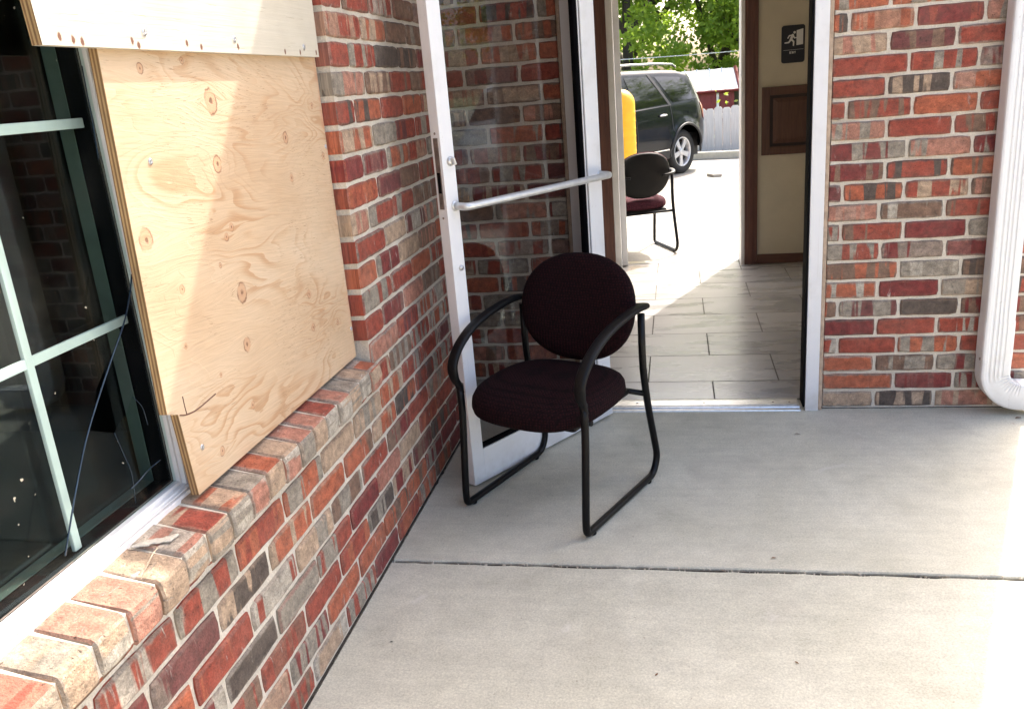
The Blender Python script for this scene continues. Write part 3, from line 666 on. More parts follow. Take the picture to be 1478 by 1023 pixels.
# vestibule shell
VX0, VX1 = -.80, 1.24
b = MB()
b.box(VX0, BX0-.004, BYI-.012, BYI+.010, 0, 2.5); b.box(BX1+.004, VX1, BYI-.012, BYI+.010, 0, 2.5); b.box(BX0-.004, BX1+.004, BYI-.012, BYI+.010, 2.06, 2.5)   # back wall lining
b.box(VX0-.02, VX0, 3.73, BYI+.01, 0, 2.5); b.box(VX1, VX1+.02, 3.73, BYI+.01, 0, 2.5)
b.box(VX0, -.446, 3.728, 3.74, 0, 2.5); b.box(.582, VX1, 3.728, 3.74, 0, 2.5); b.box(-.446, .582, 3.728, 3.74, 2.16, 2.5)
b.build('vestibule_wall', M['tan_wall'], building)
b = MB(); b.box(VX0, VX1, 3.73, BYI, 2.5, 2.54); b.build('vestibule_ceiling', M['ceiling'], building)
# tile floor
b = MB(); rnd = random.Random(2); TL, TW, g = .617, .405, .0034
row = 0; y = 3.977-.405
rows_y = [3.572+TW*i for i in range(9)]
for i, y in enumerate(rows_y):
    off = .15 if i % 2 == 0 else -.158
    x = off-TL*3
    while x < VX1:
        x0, x1, y0, y1 = max(x+g, VX0), min(x+TL-g, VX1), max(y+g, 3.735), min(y+TW-g, 6.80)
        if x1-x0 > .02 and y1-y0 > .02:
            if y1 > 6.59: y1 = min(y1, 6.80)
            if y0 < 6.8: b.face([(x0, y0, .006), (x1, y0, .006), (x1, y1, .006), (x0, y1, .006)], 0, (rnd.random(), 0, 0))
        x += TL
b.face([(VX0, 3.73, .0045), (VX1, 3.73, .0045), (VX1, 6.82, .0045), (VX0, 6.82, .0045)], 1)
struct(b.build('floor', [M['tile'], M['grout']], brick=True))
# casing, base, back door frame
cas = bpy.data.objects.new('back_doorway', None); COL.objects.link(cas); cas.parent = building
def casing(x0, x1):
    b_ = MB(); yb_ = BYI-.012
    b_.box(x0, x1, yb_-.016, yb_-.0005, 0, 2.12, .004); b_.box(x0+.018, x1-.030, yb_-.022, yb_-.0155, .0, 2.11, .003); return b_.build('casing', M['casing'], cas)
casing(.495, .585); casing(-.573, -.483)
b = MB(); b.box(-.482, .494, BYI-.028, BYI-.013, 2.055, 2.12, .004); b.build('casing', M['woodX'], cas)
b = MB(); b.box(.468, .493, BYI-.016, BYO+.01, 0, 2.06, .003); b.box(-.482, -.436, BYI-.016, BYI+.04, 0, 2.06, .003); b.box(-.436, .468, BYI-.016, BYO, 2.03, 2.06, .003); b.build('frame', M['white_alu'], cas)
b = MB(); b.box(-.44, .467, BYO-.06, BYO+.03, -.004, .012, .003); b.build('threshold', M['alu'], cas)
b = MB(); b.box(.586, VX1, BYI-.026, BYI-.0125, .007, .078, .004); b.build('baseboard', M['woodX'], building)
# back door standing open outwards, seen edge-on
bd = bpy.data.objects.new('back_door', None); COL.objects.link(bd); bd.parent = building
T = Matrix.Translation((-.392, BYO-.13, 0)) @ Matrix.Rotation(R(94), 4, 'Z')
b = MB(); b.box(0, .86, 0, .044, .016, 2.02, .003, T=T); b.build('door_leaf', M['white_alu'], bd)
for z_ in (.16, 1.05, 1.85):
    b = MB(); b.box(-.016, .004, .046, .058, z_-.05, z_+.05, .003, T=T); b.build('hinge', M['bronze'], bd)

# ------------------------------------------------------------------ the open glass door
door = bpy.data.objects.new('glass_door', None); COL.objects.link(door); door.parent = building
door['label'] = 'white framed glass door swung wide open'
uang = math.atan2(.83952, .54332)
F0 = Vector((-.7763, 2.8333, 0))
T = Matrix.Translation(F0) @ Matrix.Rotation(uang, 4, 'Z')       # local x: from the free edge to the hinge; local +y: towards the wall corner
DL, DT, DZ0, DZ1 = .868, .046, .010, 2.085
b = MB()
b.box(0, .058, 0, DT, DZ0, DZ1, .0025, T=T); b.build('stile', M['white_alu'], door)
b = MB(); b.box(.782, DL, 0, DT, DZ0, DZ1, .0025, T=T); b.build('stile', M['white_alu'], door)
b = MB(); b.box(.0583, .7817, .0006, DT-.0006, DZ0, .143, .002, T=T); b.build('rail', M['white_alu'], door)
b = MB(); b.box(.0583, .7817, .0006, DT-.0006, DZ1-.075, DZ1, .002, T=T); b.build('rail', M['white_alu'], door)
b = MB()
for (x0, x1, z0, z1) in ((.0585, .063, .1435, DZ1-.076), (.762, .7815, .1435, DZ1-.076), (.063, .762, .1435, .149), (.063, .762, DZ1-.081, DZ1-.076)): b.box(x0, x1, .006, DT-.006, z0, z1, T=T)
b.build('gasket', M['black'], door)
b = MB(); b.box(.769, .7745, .0035, .0062, .15, DZ1-.08, T=T); b.build('glazing_bead', M['white_alu'], door)
b = MB(); b.face([T @ Vector(p) for p in ((.06, .022, .146), (.765, .022, .146), (.765, .022, DZ1-.078), (.06, .022, DZ1-.078))]); b.build('pane', M['doorglass'], door, fix=False)
# push bar
b = MB(); P = fillet([(.040, -.002, 1.068), (.040, -.058, 1.066), (.858, -.058, 1.071), (.858, -.002, 1.072)], [.0, .05, .05, 0], 8)
b.tube([T @ p for p in P], .0135, 14); bar = b.build('push_bar', M['satin'], door)
for x_ in (.040, .858):
    b = MB(); b.lathe([(0, .004), (.016, .004), (.019, .001), (.019, -.001)], 20, T @ Matrix.Translation((x_, -.001, 1.069)) @ Matrix.Rotation(R(90), 4, 'X')); b.build('bar_end', M['satin'], bar)
# thumb turn, cover screw, lock face plate
TX = lambda x_, z_: T @ Matrix.Translation((x_, 0, z_)) @ Matrix.Rotation(R(90), 4, 'X')
b = MB(); b.lathe([(0, .010), (.012, .010), (.0155, .006), (.0165, 0)], 20, TX(.036, 1.22)); b.box(-.004, .004, -.013, .013, .010, .026, .002, T=TX(.036, 1.22) @ Matrix.Rotation(R(20), 4, 'Z')); b.build('thumb_turn', M['alu'], door)
b = MB(); b.lathe([(0, .008), (.007, .008), (.0095, .004), (.010, 0)], 16, TX(.037, .850)); b.build('stud', M['alu'], door)
TE = T @ Matrix.Translation((0, DT/2, 0)) @ Matrix.Rotation(R(-90), 4, 'Y')   # local z -> -x of the door (out of the free edge)
b = MB()
b.box(1.06, 1.30, -.011, .011, -.0006, .0018, .0008, T=TE); fp = b.build('lock_plate', M['bronze'], door)
b = MB(); b.box(1.115, 1.185, -.0075, .0075, .0016, .0024, T=TE); b.build('bolt_slot', M['black'], fp)
for z_ in (1.075, 1.205, 1.285, 1.03, 1.315):
    b = MB(); b.lathe([(0, .0028), (.0035, .0026), (.004, .0018), (.004, -.0005)], 10, TE @ Matrix.Translation((z_, 0, 0))); b.build('screw', M['bronze'], fp)
for z_ in (.25, 1.86):
    b = MB(); b.tube([T @ Vector((DL+.006, .030, z_-.05)), T @ Vector((DL+.006, .030, z_+.05))], .008, 10); b.build('hinge', M['white_alu'], door)

# ------------------------------------------------------------------ porch roof and downspout
def slope_slab(mb_, pts, th):
    up_ = [Vector(p) for p in pts]; lo = [p-Vector((0, 0, th)) for p in up_]; n = len(pts)
    mb_.face(up_); mb_.face(lo[::-1])
    for k in range(n): mb_.face([up_[k], lo[k], lo[(k+1) % n], up_[(k+1) % n]])
b = MB(); slope_slab(b, [(-8.2, 3.30, 3.18), (1.50, 3.30, 3.18), (1.50, 5.15, 4.05), (-8.2, 5.15, 4.05)], .10); slope_slab(b, [(1.50, 7.0, 3.18), (-8.2, 7.0, 3.18), (-8.2, 5.151, 4.05), (1.50, 5.151, 4.05)], .10)
slope_slab(b, [(-.64, -4.2, 3.08), (-.64, 3.295, 3.08), (-4.4, 3.295, 4.6), (-4.4, -4.2, 4.6)], .10); b.build('roof', M['shingle'], building)
b = MB(); b.box(-.60, 1.48, 3.31, YB+.09, 2.985, 3.02); b.box(XA-.08, -.66, -4.2, 3.29, 2.945, 2.975); b.build('soffit', M['soffit'], building)
b = MB(); b.box(-.60, 1.50, 3.20, 3.298, 2.965, 3.055, .006); b.box(1.405, 1.50, 3.32, 3.60, 2.97, 3.06, .004); b.build('gutter', M['downspout'], building)
ds = bpy.data.objects.new('downspout', None); COL.objects.link(ds); ds.parent = building
def ds_ring(c, t, side, w=.110, d=.088, ribh=.0032):
    """corrugated rectangular section; t = direction of flow, side = direction of the wide face"""
    t = Vector(t).normalized(); s_ = Vector(side).normalized(); n_ = Vector((0, -1, 0)); pts = []
    hw, hd = w/2, d/2
    nf = 33
    for i in range(nf):
        q = i/(nf-1); x_ = (q-.5)*(w-.02); rib = ribh*(1 if .14 < q < .86 and int((q-.14)*11.2) % 2 == 0 else 0)
        pts.append((x_, hd-rib))
    pts += [(hw-.003, hd-.003), (hw, hd-.012), (hw, -hd+.012), (hw-.003, -hd+.003), (hw-.012, -hd), (-hw+.012, -hd), (-hw+.003, -hd+.003), (-hw, -hd+.012), (-hw, hd-.012), (-hw+.003, hd-.003)]
    return [Vector(c)+s_*p[0]+n_*p[1] for p in pts]
DXc, DYc = 1.249, 3.566
b = MB(); b.grid([ds_ring((DXc+.012*max(0, 0), DYc, z_), (0, 0, -1), (1, 0, 0)) for z_ in (2.965, 2.2, 1.6, 1.0, .395)], closed_v=True, smooth=False); b.build('pipe', M['downspout'], ds)
b = MB(); b.grid([ds_ring((DXc, DYc, z_), (0, 0, -1), (1, 0, 0), w_, d_) for z_, w_, d_ in ((.405, .113, .091), (.395, .114, .092), (.255, .114, .092), (.245, .1135, .0915))], closed_v=True, smooth=False); b.build('pipe_sleeve', M['downspout'], ds)
rings = []; rr = .105; 
for i in range(31):
    a = R(88)*i/30; cx_, cz_ = DXc+rr, .185
    c = Vector((cx_-rr*math.cos(a), DYc, cz_-rr*math.sin(a))); side = Vector((math.cos(a), 0, math.sin(a)))
    pl = 1-(.055 if i % 3 == 0 and 2 < i < 29 else 0)
    ring = ds_ring(c, (math.sin(a), 0, -math.cos(a)), side, .112, .090, .0032*max(0, 1-i/7))
    if i % 3 == 0 and 2 < i < 29:      # crimps on the inside of the bend
        ring = [p-side*(.013*max(0, (p-c).dot(side)/.062)) - Vector((0, -1, 0))*(.006*max(0, (p-c).dot(side)/.062) if (p-c).y < 0 else 0) for p in ring]
    rings.append(ring)
rings = [ds_ring((DXc, DYc, .246), (0, 0, -1), (1, 0, 0), .112, .090)]+rings
e = rings[-1]; rings.append([p+Vector((.20, 0, -.006)) for p in e])
b = MB(); b.grid(rings, closed_v=True, smooth=False); b.build('elbow', M['downspout'], ds)
b = MB(); b.tube([(DXc-.064, DYc-.046, .252), (DXc-.068, DYc-.046, .252)], .006, 10); b.build('screw', M['bronze'], ds)

# ------------------------------------------------------------------ boards on the window
XP = -.985
ply = thing('plywood_sheet', 'bare knotty plywood sheet with notched lower corner covering right half of window', 'plywood', (0, 0, 0))
b = MB(); th = .018
poly = [(1.414, 1.60), (1.387, .892), (1.421, .879), (1.434, .6945), (2.362, .692), (2.369, 1.60)]
i0 = 0
front = [(XP, y_, z_) for y_, z_ in poly]; backp = [(XP-th, y_, z_) for y_, z_ in poly]
b.face(front[::1], 0); b.face(backp[::-1], 1)
for k in range(len(poly)):
    k2 = (k+1) % len(poly); b.face([front[k], backp[k], backp[k2], front[k2]], 1)
b.build('board', [M['ply'], M['ply_edge']], ply)
def disc_screw(y_, z_, x_, parent, r=.0065, mat=None, nm='screw'):
    b_ = MB(); b_.lathe([(0, .0018), (r*.25, .0014), (r*.3, .0022), (r*.8, .0022), (r, .001), (r, -.001)], 14, Matrix.Translation((x_, y_, z_)) @ Matrix.Rotation(R(90), 4, 'Y')); return b_.build(nm, mat or M['screw'], parent)
for y_, z_ in ((1.501, 1.366), (1.478, .783), (2.356, 1.325), (2.352, .783)): disc_screw(y_, z_, XP, ply)
b = MB(); b.tube([(XP+.0003, 1.447, .908), (XP+.0003, 1.4475, .885), (XP+.0003, 1.449, .868)], .0012, 5); b.tube(catmull([(XP+.0003, 1.425, .876), (XP+.0003, 1.449, .868), (XP+.0003, 1.489, .864), (XP+.0003, 1.565, .869)], 4), .0014, 5); b.build('saw_cut', M['casing'], ply)
brd = thing('painted_board', 'cream painted board nailed across the top of the plywood', 'board', (0, 0, 0))
b = MB(); xb = -.966
poly = [(1.253, 1.568), (2.355, 1.566), (2.372, 2.06), (1.225, 2.06)]
fr_ = [(xb, y_, z_) for y_, z_ in poly]; bk_ = [(xb-.0185, y_, z_) for y_, z_ in poly]
b.face(fr_, 0); b.face(bk_[::-1], 1)
for k in range(4):
    k2 = (k+1) % 4; b.face([fr_[k], bk_[k], bk_[k2], fr_[k2]], 1 if k in (3,) else 0)
b.build('board', [M['board'], M['ply_edge']], brd)
for y_, z_ in ((1.535, 1.598), (1.881, 1.597), (2.260, 1.590)): disc_screw(y_, z_, xb, brd, .0075)

# ------------------------------------------------------------------ sign and cupboard door on the vestibule wall
YW = BYI-.012
sg = thing('exit_sign', 'small black sign with white running figure, doorway and the word EXIT', 'sign', (.820, YW, 1.565))
def rrect(w_, h_, r_, n=6):
    out = []
    for (cx_, cy_, a0) in ((w_/2-r_, h_/2-r_, 0), (-w_/2+r_, h_/2-r_, 90), (-w_/2+r_, -h_/2+r_, 180), (w_/2-r_, -h_/2+r_, 270)):
        for k in range(n+1): a = R(a0+90*k/n); out.append((cx_+r_*math.cos(a), cy_+r_*math.sin(a)))
    return out
M['signblack'] = simple('sign_black', (.012, .013, .022), .35, var=.1); M['signwhite'] = simple('sign_white', (.72, .72, .70), .5, var=.04)
TS = Matrix.Rotation(R(90), 4, 'X')      # local xy plane -> xz, local z -> -y (out of the wall)
b = MB(); b.prism(rrect(.158, .250, .018), .0, .005, TS); b.build('plate', M['signblack'], sg)
b = MB(); 
def bar2(p, q, w0, w1, z0=.0052, z1=.0062):
    p, q = Vector(p), Vector(q); d = (q-p).normalized(); n_ = Vector((-d.y, d.x)); e_ = .35
    poly = []
    for k in range(5): a = math.pi/2+math.pi*k/4; poly.append(tuple(p+(n_*math.sin(a)+d*math.cos(a))*w0 if True else p))
    for k in range(5): a = -math.pi/2+math.pi*k/4; poly.append(tuple(q+(n_*math.sin(a)+d*math.cos(a))*w1))
    b.prism(poly, z0+bar2.k*1e-4, z1+bar2.k*1e-4, TS); bar2.k += 1
bar2.k = 0
b.prism([( .0085+math.cos(a)*.0085, .076+math.sin(a)*.0085) for a in np.linspace(0, 2*math.pi, 15)[:-1]], .0052, .0062, TS)
bar2((-.004, .058), (-.016, .030), .0095, .008)          # trunk
bar2((-.004, .059), (-.026, .057), .0045, .004); bar2((-.026, .057), (-.036, .041), .004, .0038)     # rear arm
bar2((.000, .056), (.008, .039), .0045, .004); bar2((.008, .039), (.020, .041), .004, .0035)        # front arm
bar2((-.016, .030), (-.030, .012), .0065, .005); bar2((-.030, .012), (-.055, .010), .005, .0042)    # rear leg
bar2((-.013, .030), (.003, .016), .0065, .005); bar2((.003, .016), (.002, -.010), .005, .0042)      # front leg
b.build('running_figure', M['signwhite'], sg)
b = MB(); b.prism([(.022, -.010), (.066, -.006), (.066, .098), (.022, .088)], .0052, .0062, TS); b.build('door_symbol', M['signwhite'], sg)
b = MB(); b.prism([(-.066, -.040), (.070, -.038), (.070, -.0365), (-.066, -.0385)], .0052, .0060, TS); b.build('line', M['signwhite'], sg)
b = MB()
def stroke(x0, z0, x1, z1, k): bar_ = (Vector((x0, z0)), Vector((x1, z1))); d = (bar_[1]-bar_[0]).normalized(); n_ = Vector((-d.y, d.x))*.0018; b.prism([tuple(bar_[0]-n_), tuple(bar_[1]-n_), tuple(bar_[1]+n_), tuple(bar_[0]+n_)], .0052, .0060+k*1e-4, TS)
lx, lz, lw, lh = -.022, -.063, .008, .014
stroke(lx, lz, lx, lz+lh, 0); stroke(lx, lz+.0014, lx+lw, lz+.0014, 1); stroke(lx, lz+lh/2, lx+lw*.85, lz+lh/2, 2); stroke(lx, lz+lh-.0014, lx+lw, lz+lh-.0014, 3)
lx += .013; stroke(lx, lz, lx+lw, lz+lh, 0); stroke(lx+lw, lz, lx, lz+lh, 1)
lx += .0135; stroke(lx, lz, lx, lz+lh, 0)
lx += .005; stroke(lx, lz+lh-.0014, lx+lw, lz+lh-.0014, 0); stroke(lx+lw/2, lz, lx+lw/2, lz+lh-.0015, 1)
b.build('lettering', M['signwhite'], sg)
cp = thing('cupboard_door', 'dark brown raised panel cupboard door low on the tan wall below the sign', 'cupboard', (0, YW, 0))
def ring_panel(x0, x1, z0, z1, w_, y0, y1, nm, mat):
    b_ = MB(); 
    b_.box(x0, x0+w_, y0, y1, z0, z1, .003); b_.box(x1-w_, x1, y0, y1, z0, z1, .003); b_.box(x0+w_, x1-w_, y0+.0004, y1, z0, z0+w_, .003); b_.box(x0+w_, x1-w_, y0+.0004, y1, z1-w_, z1, .003); return b_.build(nm, mat, cp)
ring_panel(.610, 1.10, .812, 1.288, .058, -.020, -.0005, 'frame', M['panelwood'])
b = MB(); b.box(.668, 1.042, -.008, -.0005, .870, 1.230); b.build('recess', M['groove'], cp)
b = MB(); x0, x1, z0, z1 = .690, 1.020, .892, 1.208
b.face([(x0, -.009, z0), (x1, -.009, z0), (x1-.03, -.017, z0+.03), (x0+.03, -.017, z0+.03)]); b.face([(x0, -.009, z1), (x0+.03, -.017, z1-.03), (x1-.03, -.017, z1-.03), (x1, -.009, z1)])
b.face([(x0, -.009, z0), (x0+.03, -.017, z0+.03), (x0+.03, -.017, z1-.03), (x0, -.009, z1)]); b.face([(x1, -.009, z0), (x1, -.009, z1), (x1-.03, -.017, z1-.03), (x1-.03, -.017, z0+.03)]); b.face([(x0+.03, -.017, z0+.03), (x1-.03, -.017, z0+.03), (x1-.03, -.017, z1-.03), (x0+.03, -.017, z1-.03)])
b.build('raised_panel', M['panelwood'], cp)

# ------------------------------------------------------------------ chairs
def make_chair(label, loc, rotz, fab):
    ch = thing('armchair', label, 'chair', loc, rotz, 'padded armchairs by the doors')
    r_ = .0130
    for s_ in (-1, 1):
        X = .25*s_
        P = fillet([(X, -.215, .47), (X, -.216, .36), (X, -.244, .06), (X, -.243, .016), (X, .262, .016), (X, .300, .075), (X, .232, .31), (X, .203, .46), (X, .205, .655)], [0, .06, .03, .06, .055, .07, .08, .08, 0], 7)
        b_ = MB(); b_.tube(P, r_, 12); b_.build('leg_frame', M['tube'], ch)
        # armrest: a flattened bow that wraps in behind the backrest
        A = catmull([(X, -.213, .435), (X, -.222, .468), (X*1.01, -.238, .500), (X*1.02, -.236, .548), (X*1.03, -.190, .600), (X*1.035, -.110, .643), (X*1.035, -.015, .668), (X*1.035, .085, .681), (X*1.03, .165, .684), (X*1.01, .222, .678), (X*.93, .262, .668), (X*.76, .276, .660), (X*.55, .272, .655)], 6)
        def wid(t): return (.0095+.002*math.sin(t*3.14), .0135+.0065*min(1, max(0, (t-.06)/.14))*(1 if t < .72 else max(.45, 1-(t-.72)*2.4)))
        b_ = MB(); 
        # orient the section so that the wide side is across the arm
        rings = []
        for i, p in enumerate(A):
            tg = (A[min(i+1, len(A)-1)]-A[max(i-1, 0)]).normalized(); side = Vector((1, 0, 0)); side = side-tg*side.dot(tg)
            if side.length < .35: side = Vector((0, -1, 0))-tg*tg.dot(Vector((0, -1, 0)))
            side.normalize(); up_ = Vector((0, 0, 1)) if i/(len(A)-1) > .72 else None
            if i/(len(A)-1) > .70: side = (tg.cross(Vector((0, 0, 1)))).normalized()*(1 if s_ > 0 else 1); side = side if side.dot(Vector((1, 0, 0))) > 0 or abs(side.x) < .2 else -side
            nrm = tg.cross(side).normalized(); ra, rb = wid(i/(len(A)-1))
            rings.append([p+side*(rb*math.copysign(abs(math.cos(a))**.75, math.cos(a)))+nrm*(ra*math.copysign(abs(math.sin(a))**.75, math.sin(a))) for a in [2*math.pi*k/14 for k in range(14)]])
        # keep consecutive rings aligned
        for i in range(1, len(rings)):
            best = min(((sum((rings[i-1][k]-q[k]).length for k in range(14)), q) for q in ([rings[i][(k+o_) % 14] for k in range(14)] for o_ in range(14))), key=lambda z: z[0])[1]
            rev = rings[i][::-1]; best2 = min(((sum((rings[i-1][k]-q[k]).length for k in range(14)), q) for q in ([rev[(k+o_) % 14] for k in range(14)] for o_ in range(14))), key=lambda z: z[0])[1]
            rings[i] = best if sum((rings[i-1][k]-best[k]).length for k in range(14)) <= sum((rings[i-1][k]-best2[k]).length for k in range(14)) else best2
        i0 = len(b_.v); b_.grid(rings, closed_v=True); b_.ngon_idx([i0+k for k in range(14)]); b_.ngon_idx([i0+(len(A)-1)*14+k for k in range(14)])
        b_.build('armrest', M['armpad'], ch)
        for yy in (-.205, .215):
            b_ = MB(); b_.lathe([(0, 0), (.011, 0), (.013, .003), (.013, .012), (.009, .016)], 12, Matrix.Translation((X, yy, 0))); b_.build('glide', M['armpad'], ch)
    b_ = MB(); b_.tube([(-.25, .222, .352), (.25, .222, .352)], .0105, 10); b_.build('stretcher', M['tube'], ch)
    b_ = MB(); b_.tube([(-.22, -.12, .362), (.22, -.12, .362)], .0105, 10); b_.build('stretcher', M['tube'], ch)
    # seat cushion
    def outline(a, sx, sy0, sy1, e=2.7):
        c, s = math.cos(a), math.sin(a); x_ = sx*math.copysign(abs(c)**(2/e), c); yv = math.copysign(abs(s)**(2/e), s)
        return x_*(1-.05*max(0, yv)), (sy1 if yv > 0 else sy0)*abs(yv)
    N = 56; b_ = MB(); rings = []
    for (f, z_) in ((.80, .372), (.93, .376), (.985, .388), (1.0, .405), (.99, .424), (.955, .440), (.88, .453), (.74, .463), (.5, .470), (.25, .473), (.04, .4735)):
        rings.append([])
        for k in range(N):
            x_, y_ = outline(2*math.pi*k/N, .249, -.268, .226, 3.0); zz = z_
            if y_ < 0: zz -= .018*(y_/-.262)**2*f*f           # waterfall front
            zz += .006*(abs(x_)/.238)**2*f if z_ > .42 else 0
            rings[-1].append(Vector((x_*f, -.012+y_*f, zz)))
    i0 = len(b_.v); b_.grid(rings, closed_v=True); b_.ngon_idx([i0+k for k in range(N)][::-1], 0); b_.ngon_idx([i0+(len(rings)-1)*N+k for k in range(N)], 0, True)
    seat = b_.build('seat', fab, ch)
    b_ = MB(); b_.box(-.20, .20, -.20, .20, .352, .376, .012); b_.build('seat_pan', M['shell'], seat)
    # backrest: oval cushion and its shell
    TB = Matrix.Translation((0, .205, .662)) @ Matrix.Rotation(R(-13), 4, 'X')
    def ov(a, f): 
        c, s = math.cos(a), math.sin(a); e = 2.25
        return (.236*f*math.copysign(abs(c)**(2/e), c), .196*f*math.copysign(abs(s)**(2/e), s))
    def disc(layers, nm, mat, parent):
        bb = MB(); rr_ = []
        for (f, d) in layers: rr_.append([TB @ Vector((ov(2*math.pi*k/N, f)[0], d+.55*ov(2*math.pi*k/N, f)[0]**2*-1*.9, ov(2*math.pi*k/N, f)[1])) for k in range(N)])
        j0 = len(bb.v); bb.grid(rr_, closed_v=True); bb.ngon_idx([j0+k for k in range(N)], 0, True); bb.ngon_idx([j0+(len(rr_)-1)*N+k for k in range(N)], 0, True); return bb.build(nm, mat, parent)
    back = disc([(.03, -.034), (.35, -.033), (.65, -.029), (.85, -.021), (.95, -.011), (1.0, .004), (.985, .014), (.95, .018)], 'backrest', fab, ch)
    disc([(.95, .012), (.982, .016), (.975, .026), (.93, .034), (.8, .040), (.5, .044), (.05, .045)], 'back_shell', M['shell'], back)
    return ch
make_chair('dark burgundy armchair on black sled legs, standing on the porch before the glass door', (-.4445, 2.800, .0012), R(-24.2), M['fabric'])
# second chair: outside the back doorway, seen from behind
ax = Vector((.024-.024-.183, .45, 0)).normalized(); rz = math.atan2(-ax.x, ax.y)+math.pi
c2 = Vector((-.116, 7.448, 0))-Vector((ax.y, -ax.x, 0))*.25
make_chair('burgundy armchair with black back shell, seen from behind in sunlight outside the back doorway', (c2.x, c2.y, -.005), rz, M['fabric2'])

# ------------------------------------------------------------------ yellow bollard
bo = thing('bollard', 'yellow domed bollard cover beside the dark car behind the building', 'bollard', (-.62, 10.4, -.006))
M['yellow'] = simple('yellow_plastic', (.80, .46, .015), .5, var=.08, vs=12)
b = MB(); prof = [(.165, 0), (.165, .05), (.158, .06)]
for i in range(12): prof += [(.158, .08+i*.085), (.162, .092+i*.085), (.158, .104+i*.085)]
prof += [(.158, 1.13)]+[(.158*math.cos(a), 1.13+.175*math.sin(a)) for a in np.linspace(.1, math.pi/2, 9)]
b.lathe(prof, 36); b.build('cover', M['yellow'], bo)
b = MB(); b.lathe([(.20, 0), (.20, .02), (.167, .03)], 30); b.build('base_collar', M['lot'], bo)

# ------------------------------------------------------------------ car
def paint(name, c):
    t = NT(name); t.col(c); t.b.inputs['Roughness'].default_value = .28; t.b.inputs['Metallic'].default_value = .1; t.b.inputs['Coat Weight'].default_value = .2; t.b.inputs['Coat Roughness'].default_value = .03; t.b.inputs['Specular IOR Level'].default_value = .2
    o = t.coord(); n = t.noise(o, 3, 4); t.put(t.b.inputs['Roughness'], t.ramp(n, [(.3, .12), (.7, .2)])); return t.m
M['carblack'] = paint('black_car_paint', (.004, .006, .010)); M['carsilver'] = paint('silver_car_paint', (.45, .46, .47)); M['carred'] = paint('red_car_paint', (.22, .012, .014))
M['tyre'] = simple('tyre_rubber', (.018, .018, .018), .8, var=.2); M['rim'] = simple('alloy_wheel', (.62, .62, .63), .35, metal=.5, var=.08)
M['trim'] = simple('black_car_trim', (.02, .02, .022), .55); M['taillamp'] = simple('red_lamp_lens', (.35, .035, .03), .12); M['headlamp'] = simple('clear_lamp_lens', (.7, .72, .75), .1); M['chrome'] = simple('chrome', (.75, .75, .76), .12, metal=1)
CL = 4.95; XW_R, XW_F, RW = .90, 3.92, .365          # x runs from the rear bumper forward
def body_w(x):
    w_ = .975
    if x < .55: w_ -= .26*((.55-x)/.55)**2.3
    if x > 4.0: w_ -= .30*((x-4.0)/.95)**2
    return w_
def z_sill(x):
    z_ = .30
    if x < .55: z_ = .30+.07*((.55-x)/.55)
    if x > 4.5: z_ = .30-.04*((x-4.5)/.45)
    for xw in (XW_R, XW_F):
        d = abs(x-xw); ra = .445
        if d < ra: z_ = max(z_, .37+math.sqrt(ra*ra-d*d))
    return z_
def z_belt(x): return float(np.interp(x, [0, .12, .5, 1.2, 3.2, 3.7, 4.3, 4.75, 4.95], [.98, 1.075, 1.16, 1.135, 1.075, 1.055, .99, .88, .70]))
def z_roof(x): return float(np.interp(x, [0, .10, .2, .45, .75, 1.2, 2.2, 2.9, 3.1, 3.75, 4.0, 4.4, 4.75, 4.95], [1.02, 1.18, 1.36, 1.655, 1.72, 1.745, 1.765, 1.725, 1.66, 1.20, 1.11, 1.04, .93, .75]))
def surf(x, t):
    """t in 0..1: sill to belt; 1..2: belt to roof edge; 2..3 roof edge to centre line"""
    w_ = body_w(x); zs_, zb_, zr_ = z_sill(x), z_belt(x), z_roof(x)
    h = max(0, zr_-zb_-.05); tum = .26*h/.6
    if t <= 1:
        z_ = zs_+(zb_-zs_)*t; bul = -.055*max(0, (z_-.72)/.42)**2-.05*max(0, (.62-z_)/.32)**1.6
        for xw in (XW_R, XW_F):   # flared arches
            d = math.hypot(x-xw, z_-.37); bul += .035*math.exp(-((d-.46)/.07)**2)
        return Vector((x, w_+bul, z_))
    if t <= 2:
        q = t-1; z_ = zb_+h*q; y_ = w_-.055-tum*(q**1.15); return Vector((x, y_, z_))
    q = t-2; ye = w_-.055-tum; ze = zb_+h; return Vector((x, ye*(1-q), ze+(zr_-ze)*math.sin(q*math.pi/2)**.8))
